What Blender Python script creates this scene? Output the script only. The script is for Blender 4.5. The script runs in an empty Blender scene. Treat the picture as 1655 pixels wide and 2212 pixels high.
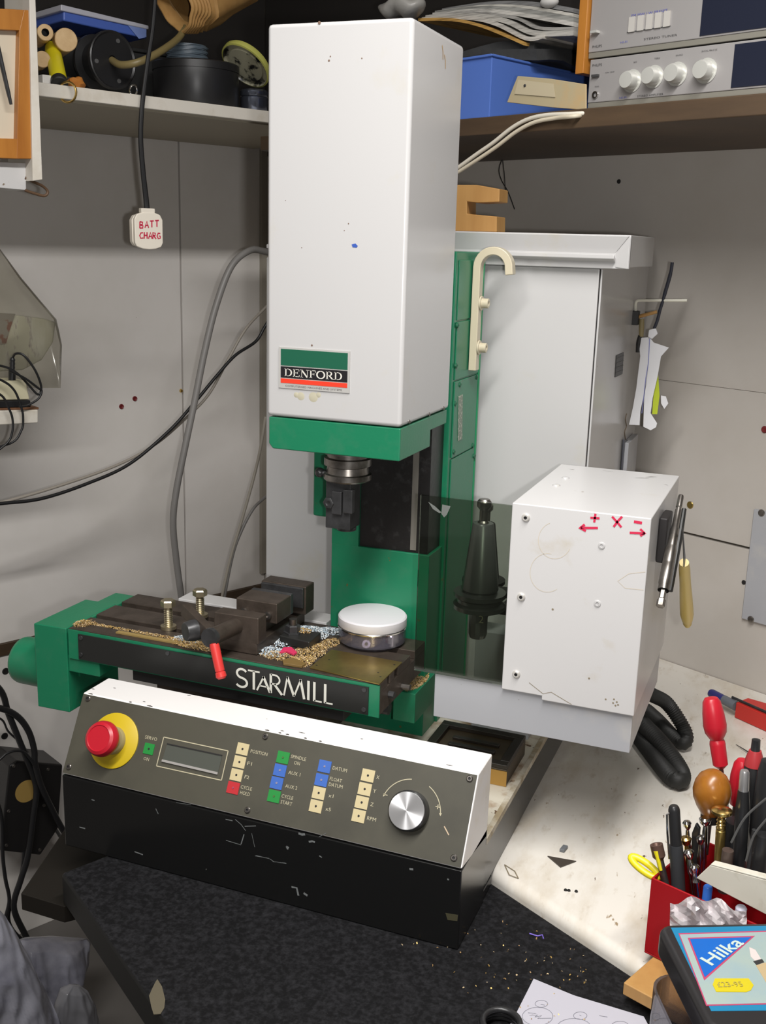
import bpy, bmesh, math, random
from mathutils import Vector, Matrix, Euler

V = Vector
sc = bpy.context.scene
COL = sc.collection
random.seed(7)

# ------------------------------------------------------------------ camera
FPX = 2340.62                      # focal length in pixels of the 1655 x 2212 frame
cam_d = bpy.data.cameras.new('camera')
cam_d.sensor_fit = 'AUTO'
cam_d.sensor_width = 36.0
cam_d.lens = FPX / 2212 * 36.0
cam_d.clip_start = 0.02
cam_o = bpy.data.objects.new('camera', cam_d)
COL.objects.link(cam_o)
cam_o.location = (0.27475, -0.96238, 0.70766)
cam_o.rotation_euler = (math.radians(76.0759), math.radians(-1.5769), math.radians(21.5846))
sc.camera = cam_o

# ------------------------------------------------------------------ light
sc.view_settings.view_transform = 'Standard'
sc.view_settings.look = 'None'
sc.view_settings.gamma = 1.0
sc.view_settings.use_curve_mapping = False
sc.view_settings.exposure = 0.0
w = bpy.data.worlds.new('world'); sc.world = w; w.use_nodes = True
w.node_tree.nodes['Background'].inputs[0].default_value = (1.0, 0.96, 0.92, 1)
w.node_tree.nodes['Background'].inputs[1].default_value = 0.13

def lamp(name, kind, loc, energy, color=(1, 1, 1), target=None, **kw):
    d = bpy.data.lights.new(name, kind); d.energy = energy; d.color = color
    for k, v in kw.items(): setattr(d, k, v)
    o = bpy.data.objects.new(name, d); COL.objects.link(o); o.location = loc
    if target is not None:
        o.rotation_euler = (V(target) - V(loc)).to_track_quat('-Z', 'Y').to_euler()
    return o
# the flash of the camera, just right of the lens
_R = Euler(cam_o.rotation_euler).to_matrix()
FL = V(cam_o.location) + _R @ V((0.055, -0.014, 0.0))
lamp('camera_flash', 'SPOT', FL, 22.0, (1.0, 0.985, 0.97), FL + _R @ V((0.0, 0.20, -1.0)),
     spot_size=math.radians(84), spot_blend=1.0, shadow_soft_size=0.012)
# the fluorescent tube under the ceiling, behind the photographer
tube = lamp('ceiling_tube', 'AREA', (0.02, -0.80, 1.62), 58.0, (1.0, 0.98, 0.955), None,
            shape='RECTANGLE', size=1.75, size_y=0.16)
tube.rotation_euler = (0, 0, math.radians(64))

# ------------------------------------------------------------------ pixel survey: points of the photograph on known planes
CP = V(cam_o.location)
def ray(u): return _R @ V(((u[0] - 827.5) / FPX, -(u[1] - 1106) / FPX, -1.0))
def onplane(u, p0, n):
    d = ray(u); n = V(n); return CP + d * ((V(p0) - CP).dot(n) / d.dot(n))
def onx(u, x): return onplane(u, (x, 0, 0), (1, 0, 0))
def ony(u, y): return onplane(u, (0, y, 0), (0, 1, 0))
def onz(u, z): return onplane(u, (0, 0, z), (0, 0, 1))
NR = V((-0.4377, -0.8991, 0)); UR = V((0.8991, -0.4377, 0)); AR = V((0.0794, 0.9235, 0))   # right wall
NL = V((0.8991, -0.4377, 0)); UL = V((0.4377, 0.8991, 0)); CC = V((-0.983, 1.441, 0))      # left wall, corner
Z = V((0, 0, 1)); X = V((1, 0, 0)); Y = V((0, 1, 0))
def rw(u, d=0.0): return onplane(u, AR + NR * d, NR)
def lw(u, d=0.0): return onplane(u, CC + NL * d, NL)
def mpp(p): return -((_R.transposed() @ (V(p) - CP)).z) / FPX     # metres per pixel there

# ------------------------------------------------------------------ materials
MAT = {}
def mat(name, col, rough=0.5, metal=0.0, var=None, spots=None, bump=0.0, bscale=200.0, spec=0.5, coat=0.0, stretch=None, aniso=0.0):
    """var=(colour2, scale, lo, hi): noise blend; spots=(colour, scale, threshold): specks; all in object space"""
    m = bpy.data.materials.new(name); m.use_nodes = True; MAT[name] = m
    nt = m.node_tree; N = nt.nodes; L = nt.links; b = N['Principled BSDF']
    b.inputs['Base Color'].default_value = (*col, 1); b.inputs['Roughness'].default_value = rough
    b.inputs['Metallic'].default_value = metal; b.inputs['Specular IOR Level'].default_value = spec
    b.inputs['Coat Weight'].default_value = coat
    if var or spots or bump:
        tc = N.new('ShaderNodeTexCoord'); src = tc.outputs['Object']
        if stretch:
            mp = N.new('ShaderNodeMapping'); mp.inputs['Scale'].default_value = stretch
            L.new(src, mp.inputs[0]); src = mp.outputs[0]
        cur = None
        def layer(cur, c2, scale, lo, hi, detail=6):
            n = N.new('ShaderNodeTexNoise'); n.inputs['Scale'].default_value = scale; n.inputs['Detail'].default_value = detail
            n.inputs['Roughness'].default_value = 0.62
            L.new(src, n.inputs['Vector'])
            r = N.new('ShaderNodeMapRange'); r.inputs['From Min'].default_value = lo; r.inputs['From Max'].default_value = hi
            L.new(n.outputs['Fac'], r.inputs['Value'])
            mx = N.new('ShaderNodeMix'); mx.data_type = 'RGBA'
            L.new(r.outputs[0], mx.inputs[0])
            if cur is None: mx.inputs[6].default_value = (*col, 1)
            else: L.new(cur, mx.inputs[6])
            mx.inputs[7].default_value = (*c2, 1)
            return mx.outputs[2]
        if var:
            vs = var if isinstance(var, list) else [var]
            for v_ in vs: cur = layer(cur, *v_)
        if spots:
            for s_ in (spots if isinstance(spots, list) else [spots]):
                cur = layer(cur, s_[0], s_[1], s_[2], s_[2] + 0.03, 3)
        if cur is not None: L.new(cur, b.inputs['Base Color'])
        if bump:
            n = N.new('ShaderNodeTexNoise'); n.inputs['Scale'].default_value = bscale; n.inputs['Detail'].default_value = 4
            L.new(src, n.inputs['Vector'])
            bp = N.new('ShaderNodeBump'); bp.inputs['Strength'].default_value = bump; bp.inputs['Distance'].default_value = 0.002
            L.new(n.outputs['Fac'], bp.inputs['Height']); L.new(bp.outputs[0], b.inputs['Normal'])
    return m
def clear(name, tint, gloss=0.12, rough=0.05, haze=None):
    """thin clear sheet: tinted transparency with a glossy film (and a little milky scatter)"""
    m = bpy.data.materials.new(name); m.use_nodes = True; nt = m.node_tree; N = nt.nodes; L = nt.links
    N.remove(N['Principled BSDF']); out = N['Material Output']
    t = N.new('ShaderNodeBsdfTransparent'); t.inputs[0].default_value = (*tint, 1)
    g = N.new('ShaderNodeBsdfGlossy'); g.inputs['Roughness'].default_value = rough
    fr = N.new('ShaderNodeFresnel'); fr.inputs[0].default_value = 1.45
    ad = N.new('ShaderNodeMath'); ad.operation = 'MULTIPLY_ADD'; ad.inputs[1].default_value = 0.8; ad.inputs[2].default_value = gloss * 0.3
    L.new(fr.outputs[0], ad.inputs[0])
    first = t.outputs[0]
    if haze:
        d = N.new('ShaderNodeBsdfDiffuse'); d.inputs[0].default_value = (*haze[0], 1)
        mh = N.new('ShaderNodeMixShader'); mh.inputs[0].default_value = haze[1]
        L.new(first, mh.inputs[1]); L.new(d.outputs[0], mh.inputs[2]); first = mh.outputs[0]
    mx = N.new('ShaderNodeMixShader'); L.new(ad.outputs[0], mx.inputs[0]); L.new(first, mx.inputs[1]); L.new(g.outputs[0], mx.inputs[2])
    L.new(mx.outputs[0], out.inputs['Surface'])
    MAT[name] = m
    return m

white = mat('white_enamel', (.47, .462, .458), .22, var=[((.46, .43, .36), 9, .60, .80)], spots=((.22, .17, .11), 55, .765))
white2 = mat('white_enamel_dirty', (.545, .535, .53), .28, var=[((.46, .41, .33), 11, .62, .80)], spots=((.20, .15, .10), 42, .735))
white3 = mat('white_console_enamel', (.76, .74, .725), .3, var=[((.70, .64, .54), 14, .56, .80)], spots=((.20, .15, .10), 42, .735))
white_d = mat('shaded_white_enamel', (.37, .375, .395), .3, var=[((.50, .48, .44), 10, .56, .80)], spots=((.14, .11, .08), 90, .72))  # white enamel greyed down: colour carries the shade under the changer housing
green = mat('green_enamel', (.010, .168, .080), .35, var=[((.028, .17, .09), 40, .5, .8)], spots=((.10, .11, .04), 60, .71), bump=.05, bscale=300)
olive = mat('olive_panel', (.058, .054, .038), .55, var=[((.045, .042, .030), 14, .45, .7)])
black_gloss = mat('black_enamel', (.008, .008, .008), .23, spots=[((.30, .31, .30), 34, .745), ((.10, .10, .09), 120, .75)], spec=.45)
black = mat('black_paint', (.012, .011, .011), .55)
blackm = mat('black_plate', (.016, .016, .015), .42)
iron = mat('dark_cast_iron', (.085, .066, .053), .45, .5, var=[((.052, .040, .031), 45, .4, .7)], bump=.1, bscale=260)
steel = mat('worn_steel', (.30, .28, .26), .32, .95, var=[((.14, .12, .10), 60, .4, .75)])
steel_dark = mat('blackened_steel', (.075, .075, .078), .36, .55, var=[((.040, .040, .040), 50, .4, .7)])
chrome = mat('chrome', (.62, .61, .60), .16, 1.0)
alu = mat('turned_aluminium', (.80, .80, .81), .34, .82)
zinc = mat('zinc_yellow', (.46, .40, .27), .33, .9)
brass = mat('brass_sheet', (.44, .32, .10), .34, .92, var=[((.30, .21, .07), 26, .4, .75)])
brass_b = mat('bright_brass', (.68, .47, .16), .25, 1.0)
red = mat('red_plastic', (.43, .010, .022), .36)
red2 = mat('red_tub_plastic', (.33, .006, .010), .42, spec=.25)
red_key = mat('red_key', (.42, .018, .024), .5)
yellow = mat('yellow_plastic', (.50, .36, .008), .45)
yellow2 = mat('lemon_plastic', (.72, .62, .015), .36)
cream_key = mat('cream_key', (.50, .42, .24), .5)
green_key = mat('green_key', (.010, .21, .035), .5)
blue_key = mat('blue_key', (.035, .11, .40), .5)
cream_print = mat('cream_print', (.42, .38, .26), .6)
cream = mat('cream_enamel', (.50, .445, .325), .35)
lcd = mat('display_glass', (.075, .08, .068), .18)
wood = mat('pine_wood', (.46, .26, .085), .5, var=[((.36, .18, .05), 22, .35, .7)], stretch=(1, 1, .12))
wood_or = mat('varnished_wood', (.46, .19, .035), .32, var=[((.32, .11, .018), 20, .35, .7)], stretch=(1, 1, .12))
wood_lt = mat('cut_wood', (.60, .42, .22), .6, var=[((.48, .31, .14), 40, .4, .7)])
wood_dk = mat('shaded_shelf_wood', (.075, .046, .024), .55, var=[((.042, .025, .014), 30, .35, .7)], stretch=(.15, .15, 1))  # brown plank wood, deepened in colour for the shade of the hifi units
wood_red = mat('red_stained_wood', (.10, .038, .022), .5, var=[((.06, .022, .014), 30, .35, .7)])
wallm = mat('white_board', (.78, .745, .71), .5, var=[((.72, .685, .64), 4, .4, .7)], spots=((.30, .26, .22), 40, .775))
wallr = mat('white_board_shaded', (.50, .468, .43), .42, var=[((.44, .405, .36), 3, .4, .7)], spots=((.26, .22, .18), 40, .775))  # right wall's white board, toned down to stand in for its weaker light
wall_edge = mat('board_edge', (.12, .105, .08), .8)
wall_dark = mat('dark_upper_board', (.018, .015, .013), .8)  # boards above the shelves, nearly black
batten = mat('tan_batten', (.33, .30, .25), .6)
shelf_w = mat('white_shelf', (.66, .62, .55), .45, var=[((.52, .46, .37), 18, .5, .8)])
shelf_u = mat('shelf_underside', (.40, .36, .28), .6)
lam_white = mat('white_laminate', (.68, .645, .585), .38, var=[((.50, .43, .33), 9, .50, .78), ((.44, .37, .28), 38, .58, .80)], spots=[((.14, .10, .07), 75, .715), ((.30, .22, .13), 34, .70)], stretch=(1.6, .7, 1))
slab_m = mat('black_granite_laminate', (.0055, .0055, .006), .62, spec=.14, var=[((.019, .019, .021), 190, .42, .70)], spots=((.12, .11, .09), 320, .76))
slab_e = mat('black_laminate_edge', (.007, .007, .007), .5, spec=.2)
cable_g = mat('grey_cable', (.22, .21, .20), .45)
cable_b = mat('black_cable', (.012, .012, .013), .42)
cable_w = mat('white_cable', (.58, .54, .46), .5)
paper = mat('white_paper', (.43, .42, .47), .8)
ink = mat('grey_ink', (.16, .16, .19), .8)
ink_red = mat('red_marker', (.55, .012, .06), .6)
plug_w = mat('plug_white', (.78, .72, .62), .4)
rub = mat('black_rubber', (.014, .014, .013), .6, bump=.2, bscale=200)
floor_m = mat('grey_floor', (.14, .13, .12), .7)
print_w = mat('white_print', (.66, .65, .58), .6)

# ------------------------------------------------------------------ mesh builder
def cat_rom(pts, k=6, closed=False):
    pts = [V(p) for p in pts]; n = len(pts); out = []
    rng = range(n) if closed else range(n - 1)
    for i in rng:
        if closed: p0, p1, p2, p3 = pts[i - 1], pts[i], pts[(i + 1) % n], pts[(i + 2) % n]
        else: p0, p1, p2, p3 = pts[max(i - 1, 0)], pts[i], pts[i + 1], pts[min(i + 2, n - 1)]
        for j in range(k):
            t = j / k
            out.append(.5 * ((2 * p1) + (p2 - p0) * t + (2 * p0 - 5 * p1 + 4 * p2 - p3) * t * t + (3 * p1 - p0 - 3 * p2 + p3) * t ** 3))
    if not closed: out.append(pts[-1])
    return out
def frame(n):
    n = V(n).normalized(); a = Z if abs(n.z) < .9 else X
    u = a.cross(n).normalized(); return u, n.cross(u), n
TXT = {}
def text_geo(s, bold=0.0):
    key = (s, bold)
    if key in TXT: return TXT[key]
    c = bpy.data.curves.new('t', 'FONT'); c.body = s; c.resolution_u = 2; c.offset = bold
    o = bpy.data.objects.new('t', c); COL.objects.link(o)
    dg = bpy.context.evaluated_depsgraph_get(); me = o.evaluated_get(dg).to_mesh()
    vs = [(v.co.x, v.co.y) for v in me.vertices]; fs = [tuple(p.vertices) for p in me.polygons]
    o.evaluated_get(dg).to_mesh_clear(); bpy.data.objects.remove(o); bpy.data.curves.remove(c)
    TXT[key] = (vs, fs); return TXT[key]

class MB:
    def __init__(s): s.bm = bmesh.new(); s.mats = []
    def mi(s, m):
        if m not in s.mats: s.mats.append(m)
        return s.mats.index(m)
    def face(s, vs, m):
        try: f = s.bm.faces.new(vs)
        except ValueError: return
        f.material_index = s.mi(m); return f
    def poly(s, pts, m): return s.face([s.bm.verts.new(V(p)) for p in pts], m)
    def prism(s, pts, off, m, m_side=None):
        off = V(off); a = [s.bm.verts.new(V(p)) for p in pts]; b = [s.bm.verts.new(V(p) + off) for p in pts]; n = len(pts)
        s.face(a, m); s.face(b[::-1], m)
        for i in range(n): s.face([a[i], b[i], b[(i + 1) % n], a[(i + 1) % n]], m_side or m)
    def obox(s, c, hx, hy, hz, m):
        c, hx, hy, hz = V(c), V(hx), V(hy), V(hz)
        s.prism([c - hx - hy - hz, c + hx - hy - hz, c + hx + hy - hz, c - hx + hy - hz], hz * 2, m)
    def box(s, lo, hi, m):
        lo, hi = V(lo), V(hi); c = (lo + hi) / 2; h = (hi - lo) / 2
        s.obox(c, (h.x, 0, 0), (0, h.y, 0), (0, 0, h.z), m)
    def lathe(s, p, ax, prof, m, n=24, mats=None, u=None):
        """prof: list of (radius, height along ax); r=0 closes"""
        p = V(p)
        if u is None: e1, e2, ax = frame(ax)
        else: ax = V(ax).normalized(); e1 = V(u).normalized(); e2 = ax.cross(e1)
        prev = None
        for k, (r, h) in enumerate(prof):
            mm = mats[min(k - 1, len(mats) - 1)] if mats and k else m
            if r <= 1e-7: cur = [s.bm.verts.new(p + ax * h)]
            else: cur = [s.bm.verts.new(p + ax * h + (e1 * math.cos(2 * math.pi * i / n) + e2 * math.sin(2 * math.pi * i / n)) * r) for i in range(n)]
            if prev:
                if len(prev) == 1 and len(cur) > 1:
                    for i in range(n): s.face([prev[0], cur[(i + 1) % n], cur[i]], mm)
                elif len(cur) == 1 and len(prev) > 1:
                    for i in range(n): s.face([prev[i], prev[(i + 1) % n], cur[0]], mm)
                elif len(cur) > 1:
                    for i in range(n): s.face([prev[i], prev[(i + 1) % n], cur[(i + 1) % n], cur[i]], mm)
            prev = cur
    def cyl(s, p0, p1, r, m, n=20, r1=None, cap=True):
        p0, p1 = V(p0), V(p1); h = (p1 - p0).length; r1 = r if r1 is None else r1
        s.lathe(p0, p1 - p0, ([(0, 0)] if cap else []) + [(r, 0), (r1, h)] + ([(0, h)] if cap else []), m, n)
    def tube(s, pts, r, m, n=10, closed=False, flat=1.0, cap=True):
        pts = [V(p) for p in pts]; N = len(pts); prev = None; first = None; u = None
        for i, p in enumerate(pts):
            if closed: t = pts[(i + 1) % N] - pts[i - 1]
            else: t = pts[min(i + 1, N - 1)] - pts[max(i - 1, 0)]
            t.normalize()
            if u is None: u, _, _ = frame(t)
            u = (u - t * u.dot(t)).normalized(); v = t.cross(u)
            rr = r[i] if isinstance(r, (list, tuple)) else r
            cur = [s.bm.verts.new(p + u * math.cos(2 * math.pi * k / n) * rr + v * math.sin(2 * math.pi * k / n) * rr * flat) for k in range(n)]
            if prev:
                for k in range(n): s.face([prev[k], prev[(k + 1) % n], cur[(k + 1) % n], cur[k]], m)
            elif cap and not closed: s.face(cur[::-1], m)
            if first is None: first = cur
            prev = cur
        if closed:
            for k in range(n): s.face([prev[k], prev[(k + 1) % n], first[(k + 1) % n], first[k]], m)
        elif cap: s.face(prev, m)
    def ell(s, c, a, b, d, m, nu=20, nv=12):
        """ellipsoid with half-axis vectors a, b, d"""
        c, a, b, d = V(c), V(a), V(b), V(d); rows = []
        for j in range(nv + 1):
            th = math.pi * j / nv
            if j in (0, nv): rows.append([s.bm.verts.new(c + d * math.cos(th))])
            else: rows.append([s.bm.verts.new(c + d * math.cos(th) + (a * math.cos(2 * math.pi * i / nu) + b * math.sin(2 * math.pi * i / nu)) * math.sin(th)) for i in range(nu)])
        for j in range(nv):
            p, q = rows[j], rows[j + 1]
            for i in range(nu):
                if len(p) == 1: s.face([p[0], q[i], q[(i + 1) % nu]], m)
                elif len(q) == 1: s.face([p[i], q[0], p[(i + 1) % nu]], m)
                else: s.face([p[i], q[i], q[(i + 1) % nu], p[(i + 1) % nu]], m)
    def ribbon(s, pts, wd, n, m, th=.0004):
        """pen stroke of width wd lying on a surface of normal n"""
        pts = [V(p) for p in pts]; n = V(n).normalized(); L = []; Rr = []
        for i, p in enumerate(pts):
            t = (pts[min(i + 1, len(pts) - 1)] - pts[max(i - 1, 0)]).normalized(); b = n.cross(t)
            ww = wd[min(i, len(wd) - 1)] if isinstance(wd, (list, tuple)) else wd
            L.append(s.bm.verts.new(p + b * ww / 2 + n * th)); Rr.append(s.bm.verts.new(p - b * ww / 2 + n * th))
        for i in range(len(pts) - 1): s.face([L[i], Rr[i], Rr[i + 1], L[i + 1]], m)
    def text(s, t, c, ux, uy, h, m, width=None, off=.0003, align='c', bold=0.0):
        """flat lettering centred on c; h = cap height"""
        vs, fs = text_geo(t, bold); ux, uy = V(ux).normalized(), V(uy).normalized(); n = ux.cross(uy)
        x0 = min(v[0] for v in vs); x1 = max(v[0] for v in vs); y0 = min(v[1] for v in vs); y1 = max(v[1] for v in vs)
        sy = h / (y1 - y0); sx = sy if width is None else width / (x1 - x0)
        cx = (x0 + x1) / 2 if align == 'c' else x0
        bv = [s.bm.verts.new(V(c) + ux * (v[0] - cx) * sx + uy * (v[1] - (y0 + y1) / 2) * sy + n * off) for v in vs]
        for f in fs: s.face([bv[i] for i in f], m)
    def build(s, name, parent=None, label=None, cat=None, group=None, kind=None, smooth=35, bevel=0.0, seg=2, fix=True):
        bm = s.bm
        if fix and len(bm.faces): bmesh.ops.recalc_face_normals(bm, faces=bm.faces)
        if parent is not None:
            o0 = V((0, 0, 0)); q = parent
            while q is not None: o0 += q.location; q = q.parent
        else:
            xs = [v.co for v in bm.verts]
            o0 = V(((min(c.x for c in xs) + max(c.x for c in xs)) / 2, (min(c.y for c in xs) + max(c.y for c in xs)) / 2, min(c.z for c in xs)))
        # a part gets its own origin too
        loc = o0
        if parent is not None:
            xs = [v.co for v in bm.verts]
            loc = V(((min(c.x for c in xs) + max(c.x for c in xs)) / 2, (min(c.y for c in xs) + max(c.y for c in xs)) / 2, min(c.z for c in xs)))
        for v in bm.verts: v.co -= loc
        me = bpy.data.meshes.new(name); bm.to_mesh(me); bm.free()
        for m in s.mats: me.materials.append(m)
        if smooth and len(me.polygons):
            me.shade_smooth(); me.set_sharp_from_angle(angle=math.radians(smooth))
        o = bpy.data.objects.new(name, me); COL.objects.link(o)
        if parent is not None: o.parent = parent; o.location = loc - o0
        else: o.location = loc
        if bevel:
            b = o.modifiers.new('bevel', 'BEVEL'); b.width = bevel; b.segments = seg; b.limit_method = 'ANGLE'; b.angle_limit = math.radians(40); b.harden_normals = True
        return tag(o, label, cat, group, kind)
def tag(o, label=None, cat=None, group=None, kind=None):
    if label: o['label'] = label
    if cat: o['category'] = cat
    if group: o['group'] = group
    if kind: o['kind'] = kind
    return o
def thing(name, label, cat, loc, group=None):
    o = bpy.data.objects.new(name, None); o.empty_display_size = .02; COL.objects.link(o); o.location = loc
    return tag(o, label, cat, group)
def copy_tree(o, parent=None):
    c = o.copy(); COL.objects.link(c)
    if parent: c.parent = parent
    for ch in list(o.children): copy_tree(ch, c)
    return c
def rrect(wd, ht, r, k=4):
    out = []
    for cx, cy, a0 in ((wd/2-r, ht/2-r, 0), (-wd/2+r, ht/2-r, 90), (-wd/2+r, -ht/2+r, 180), (wd/2-r, -ht/2+r, 270)):
        for i in range(k + 1):
            a = math.radians(a0 + 90 * i / k); out.append((cx + r * math.cos(a), cy + r * math.sin(a)))
    return out
def place2(pts, c, u, v): return [V(c) + V(u) * p[0] + V(v) * p[1] for p in pts]
def screw(mb, p, n, r, m, md=None, h=None):
    h = h or r * .5
    mb.lathe(p, n, [(r, 0), (r, h * .5), (r * .75, h), (r * .42, h), (r * .42, h * .3), (0, h * .3)], m, 12, mats=[m, m, m, md or black, md or black])

# ================================================================== ROOM
def wbox(mb, O, u, n, s0, s1, z0, z1, d0, d1, m):
    a = V((O[0], O[1], 0)); u, n = V(u), V(n)
    mb.prism([a + u*s0 + n*d0 + Z*z0, a + u*s1 + n*d0 + Z*z0, a + u*s1 + n*d1 + Z*z0, a + u*s0 + n*d1 + Z*z0], Z*(z1-z0), m)
def sR(p): return (V(p) - CC).dot(UR)      # distance along the right wall from the corner
def sL(p): return (V(p) - CC).dot(UL)      # distance along the left wall (negative, towards the viewer)
FZ, CZ = -0.88, 1.66
mb = MB()
mb.prism([CC + UR*0 + Z*FZ, CC + UR*3.4 + Z*FZ, CC + UR*3.4 + NR*5.4 + Z*FZ, CC + NR*5.4 + Z*FZ], Z*-.02, floor_m)
mb.build('floor', kind='structure')
mb = MB()
mb.prism([CC + Z*CZ, CC + UR*3.4 + Z*CZ, CC + UR*3.4 + NR*5.4 + Z*CZ, CC + NR*5.4 + Z*CZ], Z*.02, wallm)
mb.build('ceiling', kind='structure')

JL = sL(lw((393, 700)))
mb = MB(); wbox(mb, CC, UL, NL, -5.4, .02, FZ, CZ, -.03, -.010, wall_edge)
WL = mb.build('wall_left', kind='structure')
def wl(name, s0, s1, z0, z1, d0, d1, m, bev=.0008):
    mb = MB(); wbox(mb, CC, UL, NL, s0, s1, z0, z1, d0, d1, m); return mb.build(name, WL, bevel=bev, seg=1)
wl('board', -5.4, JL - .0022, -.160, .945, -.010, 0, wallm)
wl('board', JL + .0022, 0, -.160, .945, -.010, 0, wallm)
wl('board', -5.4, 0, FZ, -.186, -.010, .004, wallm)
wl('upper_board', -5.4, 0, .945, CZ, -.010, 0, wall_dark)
mb = MB(); wbox(mb, CC, UL, NL, -3.4, 0, -.186, -.160, -.01, .008, wood_dk); mb.build('trim_1', kind='structure')
mb = MB(); wbox(mb, CC, UL, NL, -.016, 0, -.13, .915, .0, .010, batten); mb.build('trim_2', kind='structure')
for u in ((262, 878), (291, 861)):
    mb = MB(); p = lw(u); mb.lathe(p, NL, [(0, .0012), (.0022, .0012), (.0052, .003), (.0058, .0), ], mat('red_plug_%d' % u[0], (.16, .012, .014), .5), 14); mb.build('wall_plug', WL)
mb = MB(); p = lw((391, 844)); mb.lathe(p, NL, [(0, .0045), (.003, .004), (.0045, .0)], brass_b, 12); mb.build('screw', WL)
for u in ((12, 1450), (10, 1590)):
    mb = MB(); p = lw(u, .004); mb.lathe(p, NL, [(0, .001), (.004, .001), (.007, .0015), (.008, 0)], black, 12); mb.build('screw', WL)

zj1 = rw((1560, 1171))[2]; zj2 = .4935
mb = MB(); wbox(mb, CC, UR, NR, -.02, 2.6, FZ, CZ, -.03, -.010, wall_edge)
WR = mb.build('wall_right', kind='structure')
def wr(name, s0, s1, z0, z1, d0, d1, m, bev=.0008):
    mb = MB(); wbox(mb, CC, UR, NR, s0, s1, z0, z1, d0, d1, m); return mb.build(name, WR, bevel=bev, seg=1)
sB = sR(rw((1626, 1150)))
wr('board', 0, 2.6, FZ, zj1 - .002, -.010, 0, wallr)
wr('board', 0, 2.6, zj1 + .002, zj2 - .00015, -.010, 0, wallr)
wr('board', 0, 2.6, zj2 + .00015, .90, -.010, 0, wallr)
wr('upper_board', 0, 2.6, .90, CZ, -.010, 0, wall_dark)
za, zb_ = rw((1640, 1100))[2], rw((1640, 1345))[2]
wr('cover_plate', sB, 2.6, zb_, za, 0, .006, white_d, .0015)
for u in ((1645, 1108), (1622, 1338)):
    mb = MB(); p = rw(u, .006); mb.lathe(p, NR, [(0, .002), (.003, .002), (.005, .0015), (.006, 0)], steel, 12); mb.build('screw', WR)
for u, m in (((1491, 1091), brass), ((1337, 392), black), ((1607, 1258), black)):
    mb = MB(); p = rw(u); mb.lathe(p, NR, [(0, .001), (.003, .001), (.0055 if m is not black else .0035, .001), (.0065 if m is not black else .004, 0)], m, 12); mb.build('screw', WR)
mb = MB(); p = rw((1652, 928)); mb.lathe(p, NR, [(0, .002), (.004, .003), (.006, 0)], MAT['red_plug_262'], 12); mb.build('wall_plug', WR)

# ------------------------------------------------------------------ shelves
def dir2(a): return V((math.cos(a), math.sin(a), 0))
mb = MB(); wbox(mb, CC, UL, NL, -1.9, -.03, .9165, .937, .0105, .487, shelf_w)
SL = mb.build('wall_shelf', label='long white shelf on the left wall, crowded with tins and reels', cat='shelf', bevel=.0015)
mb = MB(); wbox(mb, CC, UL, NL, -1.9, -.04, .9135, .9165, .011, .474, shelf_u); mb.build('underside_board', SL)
mb = MB(); wbox(mb, CC, UR, NR, .50, 2.4, .865, .890, .001, .38, wood_dk)
SRt = mb.build('plank_shelf', label='dark brown plank shelf on the right wall under the two hifi units', cat='shelf', bevel=.002)

# ------------------------------------------------------------------ worktops
e0 = V((.001, .138, 0)); ed = V((.8675, -.4974, 0)); en = V((-.4974, -.8675, 0))      # front edge of the white worktop
mb = MB()
A0 = e0 - ed*.58; A1 = e0 + ed*1.3
B1 = CC + UR*(sR(A1)+.05) + NR*.002; B0 = CC + UR*max(.62, sR(A0)+.1) + NR*.002
for p in (B1, B0, A0, A1): p.z = 0
T = .034; r = .013; prof = []
for k in range(7):
    a = math.pi/2 * k / 6; prof.append((r*math.sin(a), -r + r*math.cos(a)))
prof += [(r, -T), ]
# swept front edge: top face, rounded nose, underside
rows = []
for P in (A0, A1): rows.append([P + en*(q[0] - r) + Z*q[1] for q in prof])
for i in range(len(prof) - 1): mb.poly([rows[0][i], rows[0][i+1], rows[1][i+1], rows[1][i]], lam_white)
mb.poly([rows[0][0], rows[1][0], B1, B0], lam_white)
mb.poly([rows[0][-1], rows[1][-1], B1 - Z*T, B0 - Z*T], lam_white)
mb.poly([rows[0][0], B0, B0 - Z*T] + rows[0][::-1][:-1], wood_lt); mb.poly([B0, B1, B1 - Z*T, B0 - Z*T], wood_lt)
bmesh.ops.remove_doubles(mb.bm, verts=mb.bm.verts, dist=1e-5)
mb.build('white_worktop', label='stained white laminate worktop with a rounded front edge, right of the machine', cat='worktop')
# black corner piece of worktop in front
ST = -.0125; SB = -.052
s0 = onz((132, 1885), ST); sfr = V((.83, -.557, 0)); sup = V((.4377, .8991, 0))
s1 = s0 + sfr*1.1
t1 = e0 + ed*1.05 + en*.003; t0 = e0 - ed*.44 + en*.003
s2 = s0 + sup*.33
top = [s0, s1, V((t1.x, t1.y, ST)), V((t0.x, t0.y, ST)), V((s2.x, s2.y, ST))]
for p in top: p.z = ST
mb = MB(); mb.prism(top, Z*(SB - ST), slab_m, slab_e)
SLAB = mb.build('black_worktop', label='speckled black laminate worktop corner in front of the milling machine', cat='worktop', bevel=.004, seg=3)
p = onz((340, 2155), ST + .0003)
mb = MB(); mb.prism([onz(u, ST + .0002) for u in ((340, 2116), (350, 2132), (357, 2160), (355, 2178), (347, 2191), (332, 2192), (327, 2176), (322, 2152), (329, 2136), (336, 2122))], Z*.0006, mat('bare_chipboard', (.085, .072, .045), .8))
mb.build('chipped_patch', SLAB, label='bare tan chip in the edge')
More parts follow.
